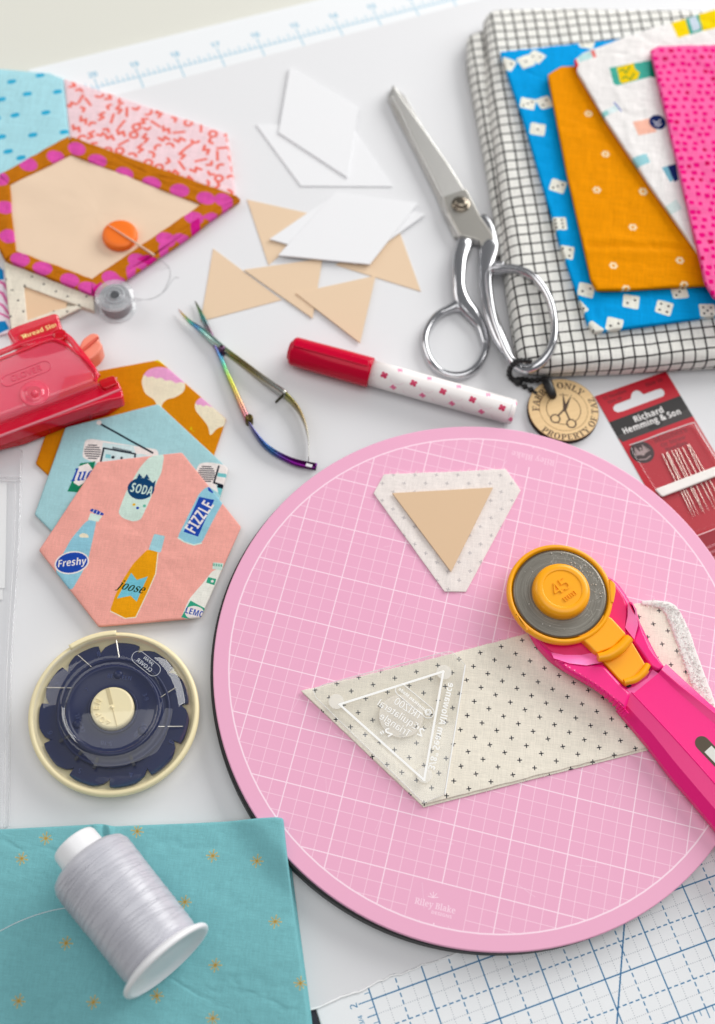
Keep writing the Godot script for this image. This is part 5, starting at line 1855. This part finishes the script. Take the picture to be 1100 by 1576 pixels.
	for k in 420:
		var ff := rng.randf() * 4.999
		var pt := line_a[int(ff)].lerp(line_a[int(ff) + 1], ff - int(ff)) + Vector2(rng.randf_range(-4.2, 3.4), rng.randf_range(-1.5, 1.5))
		var way := Vector2.from_angle(rng.randf_range(-1.2, 1.2)) * rng.randf_range(0.7, 1.9)
		var hh := y + rng.randf_range(1.9, 2.5)
		s.tube(PackedVector3Array([Vector3(pt.x, hh - 0.4, pt.y), Vector3(pt.x + way.x * 0.5, hh + 0.5, pt.y + way.y * 0.5), Vector3(pt.x + way.x, hh, pt.y + way.y)]), [0.14, 0.18, 0.08], 5)
	part("fringe", s, fluff, th).set_meta("kind", "stuff")

	# acrylic triangle template, seen from the back
	var ty := y + 1.75
	var tri_out := P([-79.1,23, -74.5,20, -21.6,-2.2, -17.5,-3.2, -10.9,2.6, -15.6,63.2, -24.4,68.2, -26.8,66.7, -77.3,26.5])
	th = thing("acrylic_template", "clear acrylic triangle template with white markings lying on the cross print strip", "ruler template", Vector3(Vector2(-39.8, 32.4).x, ty, Vector2(-39.8, 32.4).y))
	s = S()
	s.prism(tri_out, ty, ty + 2.2, 0.15)
	part("acrylic_sheet", s, clear(rgb(236, 240, 236), 0.05, 0.03), th)
	var frost := clear(rgb(252, 252, 250), 0.62, 0.22)
	var rim := PackedVector3Array()
	s = S()
	for q in tri_out:
		rim.append(Vector3(q.x, ty + 2.2, q.y))
	s.tube(rim, [0.16], 5, true)
	var rim_low := PackedVector3Array()
	for q in tri_out:
		rim_low.append(Vector3(q.x, ty + 0.2, q.y))
	part("polished_edge", s, frost, th)
	s = S()
	s.tube(L([-10.9,14.2,2.8, -15.7,14.2,63.4]), [0.34], 6)
	part("bright_edge", s, plain(rgb(252, 252, 250), 0.4), th)
	var paint := plain(rgb(252, 251, 248), 0.5)
	var yy := ty + 2.22
	var inner := P([-66.3,28.4, -20.7,7, -25.3,58.2])
	s = S()
	for k in 3:
		var p := inner[k]
		var q := inner[(k + 1) % 3]
		s.prism(strip(p + (p - q).normalized() * 0.4, q + (q - p).normalized() * 0.4, 1.0), yy + 0.003 * k, yy + 0.06 + 0.003 * k, 0.0)
	part("sewing_line", s, paint, th)
	var pads := P([-67.9,27.2, -20.4,7.3, -25.3,55.9])
	for q in pads:
		s = S()
		s.prism(circle(q, 3.5, 32), yy - 0.02, yy + 0.02, 0.0, true)
		part("grip_dot", s, clear(rgb(250, 246, 238), 0.5, 0.2), th)
	var cm := Vector2(-38, 30.3)
	s = S()
	s.prism(circle(cm, 10.0, 48), yy - 0.02, yy + 0.02, 0.0, true)
	part("grip_dot", s, clear(rgb(246, 240, 230), 0.42, 0.2), th)
	var mark := S()
	var back := 27.0
	letters(mark, "TRIZ00", Vector2(-35.3, 26.5), yy, 4.6, back, 0.08, true, "Droid Sans", 400)
	letters(mark, "Equilateral", Vector2(-39.7, 29.8), yy, 4.4, back, 0.08, true, "Droid Sans", 400)
	letters(mark, "Triangle", Vector2(-40.4, 34.8), yy, 4.4, back, 0.08, true, "Droid Sans", 400)
	letters(mark, "2\"", Vector2(-29.6, 36.4), yy, 5.2, 20, 0.08, true)
	letters(mark, "2\"", Vector2(-43.9, 39.3), yy, 5.2, -36, 0.08, true)
	letters(mark, "3/8\" Seam Allowance", Vector2(-19.6, 32.6), yy, 4.15, 98.5, 0.08, true, "Droid Sans", 700)
	part("lettering", mark, paint, th)
	s = S()
	var ca := Vector2(-39.1, 18.3)
	var cb := Vector2(-26.1, 27.2)
	capsule_line(s, ca, cb, 2.7, 0.4, yy)
	letters(s, "American Made", ca.lerp(cb, 0.44), yy, 2.2, rad_to_deg((cb - ca).angle()), 0.08, true)
	s.tube(circle_path(cb, 1.3, yy), [0.22], 5, true)
	for k in 6:
		s.tube(circle_path(cb + Vector2.from_angle(k * PI / 3.0) * 1.1, 0.5, yy), [0.14], 5, true)
	part("maker_mark", s, paint, th)

func circle_path(c: Vector2, r: float, y: float) -> PackedVector3Array:
	var p := PackedVector3Array()
	for q in circle(c, r, 20):
		p.append(Vector3(q.x, y, q.y))
	return p

func frays(s: Shape, line: PackedVector2Array, y: float, count: int, long: float, way: Vector2):
	var total := 0.0
	for k in line.size() - 1:
		total += line[k].distance_to(line[k + 1])
	for i in count:
		var at := rng.randf() * total
		var k := 0
		while k < line.size() - 2 and at > line[k].distance_to(line[k + 1]):
			at -= line[k].distance_to(line[k + 1])
			k += 1
		var q := line[k].lerp(line[k + 1], clampf(at / line[k].distance_to(line[k + 1]), 0.0, 1.0))
		var d := way.normalized().rotated(rng.randf_range(-0.7, 0.7))
		var l := long * rng.randf_range(0.35, 1.0)
		var bend := d.orthogonal() * rng.randf_range(-0.35, 0.35) * l
		var p := PackedVector3Array()
		for j in 4:
			var t := j / 3.0
			var w := q - d * 0.4 + d * (l * t) + bend * (t * t)
			p.append(Vector3(w.x, y + rng.randf_range(0.0, 0.5) * t + 0.1 - 0.2 * t, w.y))
		s.tube(p, [0.11, 0.1, 0.05], 4)

# ---------------------------------------------------------------- rotary cutter
func ramp(s: Shape, low: PackedVector3Array, high: PackedVector3Array):
	s.loft([low, high], false)

func build_rotary_cutter():
	var o := thing("rotary_cutter", "hot pink rotary cutter with yellow blade guard and round steel blade", "rotary cutter", Vector3(69.2, 12.2, 0.4))
	var pink := plain(rgb(250, 24, 132), 0.3)
	var deep := plain(rgb(232, 10, 104), 0.38)
	var yellow := plain(rgb(255, 172, 0), 0.32)
	# lower body: the whole outline
	var s := S()
	var body := P([16.7,-18.6, 21.4,-10.8, 29,-3.4, 41.2,2.6, 51.9,7.6, 63.1,15.5, 70,24.7, 77.4,13.1, 89.3,1.7, 79.7,-7.5, 71.1,-23.5, 64.1,-38.4, 56.5,-48.8, 42.7,-50.4, 27.4,-41.7])
	s.prism(round_poly(body, 8.0, 4), 12.3, 18.6, 2.4, true)
	part("handle", s, pink, o)
	# head plate under the blade
	s = S()
	s.prism(round_poly(P([17.4,-18.6, 22.6,-10.3, 31.9,-3.8, 44.8,-2.9, 50.9,-1.8, 63.6,-14.8, 61.6,-23.3, 62.7,-34.8, 55.7,-45.6, 42,-48.2, 26.8,-40.2]), 6.0, 4), 18.4, 19.8, 0.6, true)
	part("head_plate", s, deep, o)
	# cheeks either side of the lever
	s = S()
	s.prism(round_poly(P([28.7,-3.2, 36.9,-2, 44.3,-2, 51.2,-3.2, 56.4,2.1, 60.9,6.5, 64.5,9.2, 61.7,18.1, 53.9,12, 44.6,6.4, 34,1.8]), 2.0, 3), 18.2, 22.0, 1.5, true)
	part("cheek", s, pink, o)
	s = S()
	s.prism(round_poly(P([62.7,-36.1, 65.5,-33.9, 69.2,-22.3, 73.5,-12.6, 79.6,-5.5, 77.2,-3, 73.6,-4.4, 68.1,-11.9, 64.8,-16, 67.1,-22.7]), 1.5, 3), 18.2, 22.0, 1.0, true)
	part("cheek", s, pink, o)
	# the grip: a hollow between a broad sloping facet on the left and a narrow rail on the right
	s = S()
	var lo := P([59.6,15.7, 74.1,31.3, 84.1,43.5, 94.2,54, 102.7,63.3, 131.2,93.9])
	var lm := P([61.8,13.7, 74.4,26.2, 84.6,38, 94.4,48.6, 102.7,57.4, 131.3,87.5])
	var lr := P([64.2,9.2, 74.6,19.2, 85.2,29.7, 95,39.7, 103,48.1, 132.3,77.9])
	var fl2 := P([65.7,9, 76.1,19, 86.7,29.5, 96.5,39.5, 104.5,47.9, 133.9,77.8])
	var fr2 := P([76.9,-2, 85,5.1, 94.4,12.5, 106.1,21.7, 117.6,31.4, 148.3,59])
	var rr2 := P([78,-3.6, 86.4,3.1, 96.4,10.2, 108.1,18.5, 119.6,28.5, 150.2,56.8])
	var ro := P([80.7,-7.3, 90,0.4, 100.4,9, 111.8,17.8, 123.4,27.5, 155.8,58.1])
	var rows := []
	for k in lo.size():
		rows.append(PackedVector3Array([
			Vector3(ro[k].x, 12.4, ro[k].y), Vector3(lo[k].x, 12.4, lo[k].y), Vector3(lo[k].x, 15.5, lo[k].y), Vector3(lm[k].x, 19.8, lm[k].y),
			Vector3(lr[k].x, 21.7, lr[k].y), Vector3(lr[k].x, 22.0, lr[k].y) + Vector3(0.35, 0, -0.35), Vector3(fl2[k].x, 20.9, fl2[k].y), Vector3(fr2[k].x, 20.9, fr2[k].y),
			Vector3(rr2[k].x, 22.0, rr2[k].y) - Vector3(0.3, 0, -0.3), Vector3(rr2[k].x, 22.2, rr2[k].y), Vector3(ro[k].x, 20.0, ro[k].y), Vector3(ro[k].x, 16.0, ro[k].y)]))
	s.loft(rows, true, true)
	var tail: PackedVector3Array = rows[rows.size() - 1]
	for k in range(1, tail.size() - 1):
		s.tri(tail[0], tail[k], tail[k + 1], -1)
	part("grip", s, pink, o)
	# sloping facets that step from the head plate up to the rails
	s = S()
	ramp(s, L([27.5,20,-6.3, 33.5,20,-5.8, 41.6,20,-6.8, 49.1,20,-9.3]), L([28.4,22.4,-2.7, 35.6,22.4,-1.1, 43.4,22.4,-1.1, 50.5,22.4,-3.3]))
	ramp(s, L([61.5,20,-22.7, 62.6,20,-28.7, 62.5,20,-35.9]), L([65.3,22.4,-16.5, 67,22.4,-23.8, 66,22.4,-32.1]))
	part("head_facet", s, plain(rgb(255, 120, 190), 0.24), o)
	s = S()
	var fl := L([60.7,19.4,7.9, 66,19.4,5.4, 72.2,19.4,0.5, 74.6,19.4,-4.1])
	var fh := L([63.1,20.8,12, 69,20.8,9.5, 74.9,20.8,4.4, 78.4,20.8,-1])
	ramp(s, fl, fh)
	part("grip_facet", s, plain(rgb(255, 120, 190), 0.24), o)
	# thumb ribs along the left edge
	var ra := L([34.2,22,-0.1, 43.3,22,4.4, 52.4,22,9.4, 59.6,22,15.3, 62.9,22,18.8])
	var rb := L([33.4,19,0.5, 42.2,19.2,5.5, 50.9,19.4,10.6, 58.1,19.6,16.9, 61.1,19.6,20.2])
	var pa := smooth_line(ra, 4)
	var pb := smooth_line(rb, 4)
	for k in pa.size():
		s = S()
		s.tube(PackedVector3Array([pa[k] + Vector3(0, 0.2, 0), pa[k].lerp(pb[k], 0.5) + Vector3(0, 0.25, 0), pb[k]]), [0.5, 0.6, 0.45], 8)
		part("grip_rib", s, pink, o)
	# hang slot with the steel tongue showing in it
	s = S()
	var sa := Vector2(96.9, 28.6)
	var sb := Vector2(116.6, 47.4)
	s.prism(pill(sa, sb, 3.4), 20.6, 21.0, 0.05, true)
	part("release_slot", s, plain(rgb(84, 74, 62), 0.35, 0.6), o)
	s = S()
	s.prism(strip(sa.lerp(sb, 0.12), sa.lerp(sb, 0.75), 4.6), 20.8, 21.2, 0.05)
	part("slot_label", s, plain(rgb(222, 222, 214), 0.5), o)
	# lever
	var lv := S()
	lv.prism(round_poly(P([40.1,-15.1, 51,-26.1, 64.5,-15.6, 72.8,-2.1, 70.7,0.7, 62.1,6.1, 59.4,3.9, 50,-5.5]), 1.0, 3), 19.6, 21.6, 0.6)
	part("lever", lv, yellow, o, "yellow safety lever")
	s = S()
	s.prism(round_poly(P([37.9,-15.2, 42.8,-11.4, 47.8,-6.9, 55.5,-11.1, 61.3,-18.2, 54,-25.6, 50.3,-26.5]), 1.2, 3), 20.0, 24.0, 0.8)
	part("lever_arm", s, yellow, o)
	s = S()
	s.tube(smooth_line(L([48.3,24,-4.9, 53,24,-6.5, 58.3,24,-10.6, 62.5,24,-16.2]), 5), [2.0, 2.5, 2.6, 2.2], 12)
	part("lever_step", s, yellow, o)
	s = S()
	s.tube(smooth_line(L([60.8,22.4,4.8, 65.5,22.4,3, 69,22.4,-0.3, 71.7,22.4,-5]), 5), [1.4, 1.8, 1.8, 1.4], 12)
	part("lever_step", s, yellow, o)
	s = S()
	s.prism(P([60.7,4.7, 63.4,6.3, 64.9,5.4, 61.9,3.6]), 19.8, 20.6, 0.1)
	s.prism(P([70.2,0.4, 72.9,-3, 73.5,-5, 69.6,-1.4]), 19.8, 20.6, 0.1)
	part("lever_gap", s, plain(rgb(24, 12, 16), 0.7), o)
	# guard ring, blade and cap share an axis
	var d := Vector2(29.7, -34.3)
	var mid := Vector3(d.x, 0, d.y)
	s = S()
	s.lathe(mid, [[Vector2(21.0, 20.0), Vector2(23.6, 20.2), Vector2(24.6, 21.2), Vector2(25.0, 22.6), Vector2(24.8, 24.2), Vector2(24.2, 24.9), Vector2(23.2, 25.0), Vector2(22.7, 24.4), Vector2(22.6, 23.2), Vector2(14.0, 23.0)]], 96)
	part("blade_guard", s, yellow, o, "yellow blade guard ring")
	s = S()
	s.prism(round_poly(PackedVector2Array([d + Vector2(22.6, -10.2), d + Vector2(25.6, -8.0), d + Vector2(25.9, -4.0), d + Vector2(25.0, 2.0), d + Vector2(23.6, 2.0)]), 0.8), 21.5, 25.4, 0.5)
	s.prism(round_poly(PackedVector2Array([d + Vector2(-20.6, 13.0), d + Vector2(-18.6, 16.4), d + Vector2(-14.0, 20.8), d + Vector2(-15.4, 18.4)]), 0.6), 21.5, 25.3, 0.5)
	part("guard_lug", s, yellow, o)
	var steel := chrome(Color.WHITE, 0.42)
	var scuff := canvas(d - Vector2(24, 24), d + Vector2(24, 24), 16.0, rgb(126, 122, 114))
	for k in 420:
		var r0 := rng.randf_range(13.0, 21.0)
		var from := rng.randf() * 360.0
		var tone := rng.randf_range(-16.0, 22.0) / 255.0
		scuff.ring(d, r0, rng.randf_range(0.08, 0.22), Color(126 / 255.0 + tone, 122 / 255.0 + tone, 114 / 255.0 + tone), from, from + rng.randf_range(8.0, 60.0))
	for k in 70:
		var q := d + Vector2.from_angle(rng.randf_range(-1.9, 0.6)) * rng.randf_range(14.0, 20.5)
		scuff.line(q, q + Vector2.from_angle(rng.randf() * TAU) * rng.randf_range(0.6, 2.6), 0.14, rgb(172, 168, 160))
	steel.albedo_texture = scuff.tex()
	steel.texture_repeat = false
	steel.uv1_scale = scuff.scale()
	steel.uv1_offset = scuff.offset()
	s = S()
	s.lathe(mid, [[Vector2(22.1, 24.2), Vector2(22.1, 24.3), Vector2(20.9, 24.62)], [Vector2(20.9, 24.62), Vector2(12.0, 24.66)]], 96)
	part("blade", s, steel, o, "worn round steel blade")
	s = S()
	for k in 46:
		var t := rng.randf() * TAU
		var rr := 15.5 + rng.randf() * 5.6
		if rng.randf() < 0.7:
			t = rng.randf_range(-1.3, 0.1)
		s.ball(mid + Vector3(cos(t) * rr, 24.7, sin(t) * rr), rng.randf_range(0.14, 0.42), 3)
	part("lint", s, plain(rgb(206, 202, 194), 0.9), o).set_meta("kind", "stuff")
	s = S()
	s.lathe(mid, [[Vector2(13.4, 24.5), Vector2(13.5, 26.2), Vector2(13.2, 28.4), Vector2(12.6, 29.6), Vector2(11.4, 30.2), Vector2(9.4, 30.4), Vector2(9.2, 30.3), Vector2(8.9, 29.95)], [Vector2(8.9, 29.95), Vector2(0, 30.0)]], 72)
	var cap_part := part("cap", s, yellow, o, "yellow domed cap embossed 45 mm")
	s = S()
	embossed(s, "45", d + Vector2(-1.0, -1.0), 29.9, 8.4, -42.0, 0.7)
	embossed(s, "mm", d + Vector2(3.3, 3.0), 29.9, 4.2, -42.0, 0.6)
	part("size_mark", s, yellow, cap_part)

# ---------------------------------------------------------------- needle dome
func build_needle_dome():
	var m := Vector2(-167, 42.5)
	var c := Vector3(m.x, 0.35, m.y)
	var o := thing("needle_dome", "round cream and navy needle dome under a clear lid beside the pink mat", "needle case", c)
	var cream := plain(rgb(244, 230, 186), 0.36)
	var s := S()
	s.lathe(c, [[Vector2(0, 0.05), Vector2(32, 0.05), Vector2(35.5, 1.0), Vector2(37.6, 3.4), Vector2(38.3, 6.2), Vector2(38.2, 7.6), Vector2(37.6, 8.5), Vector2(36.6, 8.7), Vector2(35.9, 8.2), Vector2(35.6, 6.0), Vector2(34.0, 3.4), Vector2(0, 3.0)]], 96)
	part("case", s, cream, o)
	# a raised lip over a quarter of the rim, where the lid turns
	s = S()
	var lip := PackedVector3Array()
	for k in 22:
		var t := deg_to_rad(-133.0 + 34.0 * k / 21.0)
		lip.append(c + Vector3(cos(t) * 37.4, 8.9, sin(t) * 37.4))
	flat_tube(s, lip, [2.6], [1.8], 10)
	part("rim_lip", s, cream, o)
	# navy rotor with saw teeth
	var navy := plain(rgb(8, 24, 70), 0.24, 0.0, 0.35)
	var teeth := PackedVector2Array()
	var n := 11
	for k in n:
		for j in 9:
			var f := j / 8.0
			var t := TAU * (k + f * 0.975) / n + 0.32
			var r := lerpf(30.2, 33.8, pow(minf(f * 2.6, 1.0), 0.55)) if f < 0.999 else 33.4
			teeth.append(m + Vector2.from_angle(t) * r)
		teeth.append(m + Vector2.from_angle(TAU * (k + 0.99) / n + 0.32) * 29.6)
	s = S()
	s.prism(teeth, 4.2, 6.2, 0.3)
	var rotor := part("rotor", s, navy, o, "navy toothed rotor")
	s = S()
	s.lathe(c, [[Vector2(25.5, 5.0), Vector2(25.5, 8.8), Vector2(25.0, 9.3), Vector2(24.4, 9.3), Vector2(24.0, 8.6), Vector2(22.2, 8.4), Vector2(21.6, 9.4), Vector2(21.2, 11.6), Vector2(20.4, 12.2), Vector2(19.6, 12.0), Vector2(18.8, 11.2), Vector2(11.4, 11.0)], [Vector2(11.4, 11.0), Vector2(11.2, 12.4), Vector2(10.7, 12.8), Vector2(10.2, 12.5), Vector2(10.0, 11.0)]], 80)
	part("raised_ring", s, navy, rotor)
	for t in [-93.0, 150.0, 28.0]:
		s = S()
		var q := c + Vector3(cos(deg_to_rad(t)) * 16.6, 10.9, sin(deg_to_rad(t)) * 16.6)
		s.lathe(q, [[Vector2(2.2, 0), Vector2(2.1, 0.6), Vector2(1.3, 1.2), Vector2(0, 1.4)]], 20)
		part("stud", s, navy, rotor)
	s = S()
	for k in 8:
		var t := deg_to_rad(20.0 + 45.0 * k)
		embossed(s, str(3 + k), m + Vector2.from_angle(t) * 29.5, 6.2, 3.2, 20.0 + 45.0 * k + 90.0, 0.4)
	for k in 6:
		embossed(s, ["3-9", "SHARP", "5-10", "CREWEL", "7", "BETWEEN"][k], m + Vector2.from_angle(deg_to_rad(60.0 * k - 30.0)) * 15.4, 11.4, 2.6, 60.0 * k + 60.0, 0.35)
	part("raised_numbers", s, plain(rgb(26, 48, 108), 0.3), rotor)
	s = S()
	for t in [98.0, 118.0, 142.0, 60.0]:
		var dvec := Vector2.from_angle(deg_to_rad(t))
		s.prism(strip(m + dvec * 22.0, m + dvec * 27.0, 1.3), 8.6, 9.6, 0.1)
	part("slot", s, plain(rgb(8, 14, 36), 0.6), rotor)
	# needles through the slots
	var steel := chrome(rgb(232, 228, 220), 0.25)
	for q in [L([-172.4,8,8.5, -169.3,9.4,17.2]), L([-188.4,8,17.8, -180.7,9.6,23.4]), L([-199.8,8,34.9, -187.8,9.6,34.2]), L([-147.2,9.6,33.5, -141.5,8,27.7]), L([-147.5,9.6,47.3, -135.3,8,45.3])]:
		s = S()
		s.tube(PackedVector3Array([q[0], q[0].lerp(q[1], 0.5), q[1]]), [0.32, 0.36, 0.3], 6)
		part("needle", s, steel, o)
	# cream knob in the middle
	s = S()
	s.lathe(c, [[Vector2(9.6, 10.0), Vector2(9.6, 14.2), Vector2(9.2, 14.8), Vector2(8.6, 15.0)], [Vector2(8.6, 15.0), Vector2(0, 15.05)]], 48)
	var knob := part("knob", s, cream, o, "cream centre knob embossed OPEN")
	s = S()
	var slit := Vector2.from_angle(deg_to_rad(66.0))
	s.prism(strip(m - slit * 9.2, m - slit * 1.4, 1.7), 15.3, 15.5, 0.03)
	s.prism(strip(m + slit * 0.8, m + slit * 9.0, 0.5), 15.3, 15.52, 0.03)
	part("knob_slit", s, plain(rgb(206, 190, 146), 0.6), knob)
	s = S()
	for k in 5:
		embossed(s, "<OPEN"[k], m + Vector2.from_angle(deg_to_rad(92.0 + 26.0 * k)) * 6.9, 15.3, 3.8, 92.0 + 26.0 * k - 90.0 + 180.0, 0.5)
	s.ball(Vector3(m.x, 15.3, m.y), 0.9, 6)
	part("raised_letters", s, cream, knob)
	# clear lid
	var prof := [Vector2(36.2, 8.2), Vector2(35.9, 9.6), Vector2(35.0, 12.0), Vector2(33.2, 14.4), Vector2(30.4, 16.4), Vector2(27.0, 17.8), Vector2(24.0, 18.5), Vector2(22.4, 18.6), Vector2(21.4, 18.2), Vector2(20.8, 17.4), Vector2(20.2, 17.0), Vector2(19.0, 17.1), Vector2(14.0, 17.6), Vector2(8.0, 17.9), Vector2(0, 18.0)]
	s = S()
	s.lathe(c, [prof], 96)
	var lid_m := clear(rgb(236, 240, 244), 0.02, 0.02)
	lid_m.metallic_specular = 0.5
	var lid := part("clear_lid", s, lid_m, o, "clear domed lid")
	s = S()
	var ov := Vector2(-155.4, 21)
	var lift_y := 17.2
	capsule_line(s, ov - Vector2.from_angle(0.56) * 4.6, ov + Vector2.from_angle(0.56) * 4.6, 3.0, 0.22, lift_y)
	letters(s, "CLOVER", ov + Vector2(-0.6, 0.9), lift_y, 2.5, 32.0, 0.05, true, "Droid Sans", 400)
	letters(s, "JAPAN", ov + Vector2(0.9, -1.4), lift_y, 2.0, 32.0, 0.05, true, "Droid Sans", 400)
	part("lid_mark", s, plain(rgb(226, 230, 236), 0.4), lid)

# ---------------------------------------------------------------- teal fabric and the spool on it
func build_teal_and_spool():
	var y1 := 8.0
	var t := P([-230,104.3, -205.7,99.6, -186.6,96.4, -167.4,93, -162.5,92.2, -158.4,92.8, -122.9,87.2, -88,81.2, -84.8,81.3, -81.6,94.7, -76.7,113.4, -70.4,136.6, -64.3,159, -59.8,178.3, -204.7,206])
	var c := over(t, 12.0, 7.0, rgb(130, 196, 202))
	var gold := rgb(206, 172, 96)
	for q in P([-193.8,111, -147.1,93.8, -113.1,100.4, -93.9,100.4, -121.8,120.8, -82.7,124.4, -168.1,142.8, -105.1,144.5, -69,147.6, -182.6,167.2, -152.4,164.3, -127.1,159, -103,165.1, -203.4,133.4, -150.9,112.6, -139.5,136.7, -185.5,101.4]):
		for k in 4:
			var d := Vector2.from_angle(PI * k / 4.0 + rng.randf_range(-0.1, 0.1))
			var l := 2.9 if k % 2 == 0 else 2.5
			c.line(q - d * l, q + d * l, 0.42, gold)
			for e in [-1.0, 1.0]:
				c.dot(q + d * (l * 0.9 * e), 0.3, rgb(222, 196, 130))
		c.dot(q, 0.55, rgb(190, 150, 70))
	var m := cloth(Color.WHITE, c, 22.0, 0.014)
	var o := thing("teal_star_fabric", "teal fabric with gold stars, folded, under the silver thread spool", "folded fabric", Vector3(-138.7, 0.4, 130.2))
	var under := PackedVector2Array()
	for q in turned(t):
		under.append(q + Vector2(1.6, 0.6))
	var s := S()
	s.cushion(dense(round_poly(under, 2.0), 4.0), 0.4, 3.2, 1.3, 4, lower(0.2, 0.03))
	part("bottom_fold", s, m, o)
	s = S()
	s.cushion(dense(round_poly(inset(turned(t), -0.5), 2.0), 4.0), 3.0, 5.6, 1.2, 4, lower(0.2, 0.03))
	part("middle_fold", s, m, o)
	var tcloth := creased(0.55, 88.0)
	var pk := Vector2(-162.8, 91.9)
	var pv := Vector2(-159.3, 101)
	s = S()
	s.cushion(dense(round_poly(t, 1.2), 2.0), 5.4, y1, 1.1, 44, func(x, z):
		var v := Vector2(x, z)
		var dd := Geometry2D.get_closest_point_to_segment(v, pk, pv).distance_to(v)
		var near := clampf(1.0 - v.distance_to(pk) / 22.0, 0.0, 1.0)
		return tcloth.call(x, z) + 4.6 * smoothstep(140.0, 125.0, v.length()) + near * (1.6 * exp(-pow(dd - 2.5, 2) / 3.0) - 1.2 * exp(-dd * dd / 1.6)))
	part("top_fold", s, m, o)

	# the spool lies on its side, wide foot towards the viewer
	var foot := Vector3(-122.4, 29.6, 148)
	var neck := Vector3(-170.2, 25, 104.8)
	var axis := neck - foot
	var len_mm := axis.length()
	var flat := Vector2(axis.x, axis.z)
	var tilt := rad_to_deg(asin(axis.y / len_mm))
	o = thing("thread_spool", "large spool of silver grey thread lying on the teal star fabric", "spool", foot, "", 0.0)
	local()
	o.basis = Basis(axis.normalized().cross(Vector3.UP).normalized(), axis.normalized(), -(axis.normalized().cross(axis.normalized().cross(Vector3.UP)))).orthonormalized()
	var white := plain(rgb(242, 242, 244), 0.35)
	s = S()
	s.lathe(Vector3.ZERO, [[Vector2(0, 1.2), Vector2(8.0, 1.2), Vector2(17.8, 0.9), Vector2(18.4, 0.2), Vector2(19.0, 0.0), Vector2(20.4, 0.2), Vector2(20.8, 0.8), Vector2(20.8, 1.6), Vector2(20.3, 2.3), Vector2(17.0, 4.0), Vector2(14.0, 5.0)]], 80)
	part("foot_flange", s, white, o)
	s = S()
	s.lathe(Vector3.ZERO, [[Vector2(13.0, len_mm - 16.0), Vector2(10.8, len_mm - 11.0), Vector2(10.3, len_mm - 9.0), Vector2(10.0, len_mm - 1.2), Vector2(9.5, len_mm - 0.2), Vector2(8.6, len_mm), Vector2(0, len_mm)]], 48)
	part("neck", s, white, o)
	s = S()
	var top_y := len_mm - 9.5
	s.lathe(Vector3.ZERO, [[Vector2(15.4, 4.0), Vector2(16.8, 4.6), Vector2(17.4, 6.0), Vector2(18.2, top_y - 4.5), Vector2(17.2, top_y - 1.8), Vector2(15.0, top_y - 0.3), Vector2(10.6, top_y)]], 72)
	var thread_m := plain(rgb(194, 194, 202), 0.34, 0.0, 0.6)
	var body := part("wound_thread", s, thread_m, o)
	# the outermost turns: long slanting threads over the wound body
	s = S()
	var rad := func(y: float): return lerpf(17.42, 18.22, clampf((y - 6.0) / (top_y - 10.5), 0.0, 1.0)) - (0.0 if y < top_y - 4.5 else (y - top_y + 4.5) * 0.4)
	for k in 170:
		var y0 := rng.randf_range(5.4, top_y - 3.0)
		var slope := rng.randf_range(-0.9, 0.9) * (1.0 if k % 4 else 3.0)
		var a0 := rng.randf() * TAU
		var sweep := rng.randf_range(1.2, 2.6)
		var p := PackedVector3Array()
		for j in 22:
			var f := j / 21.0
			var yy := clampf(y0 + slope * sweep * f * 2.2, 5.0, top_y - 2.4)
			var r: float = rad.call(yy) - 0.02 + 0.04 * sin(PI * f)
			p.append(Vector3(cos(a0 + sweep * f) * r, yy, sin(a0 + sweep * f) * r))
		s.tube(p, [0.06, 0.12, 0.12, 0.06], 5)
	for k in 26:
		var y0 := rng.randf_range(7.0, top_y - 6.0)
		var slope := rng.randf_range(-2.6, 2.6)
		var a0 := rng.randf() * TAU
		var p := PackedVector3Array()
		for j in 26:
			var f := j / 25.0
			var yy := clampf(y0 + slope * 2.6 * f, 5.4, top_y - 3.0)
			var r: float = rad.call(yy) + 0.06
			p.append(Vector3(cos(a0 + 2.6 * f) * r, yy, sin(a0 + 2.6 * f) * r))
		s.tube(p, [0.1, 0.2, 0.2, 0.1], 6)
	part("outer_turns", s, plain(rgb(196, 196, 204), 0.36, 0.0, 0.6), body).set_meta("kind", "stuff")
	solo("spool_thread", Vector3(-183.9, 9, 133.9), "thin silver thread running from the spool to the left edge", "thread",
		func(b: Shape): b.tube(smooth_line(L([-209.8,9.2,151.5, -195.9,9.2,141.3, -188.8,9.2,136.6, -181.4,9.2,132.8, -173.6,10,130, -167.1,14,129.3, -162.2,22,130.2]), 8), [0.16], 6), plain(rgb(226, 228, 232), 0.5))
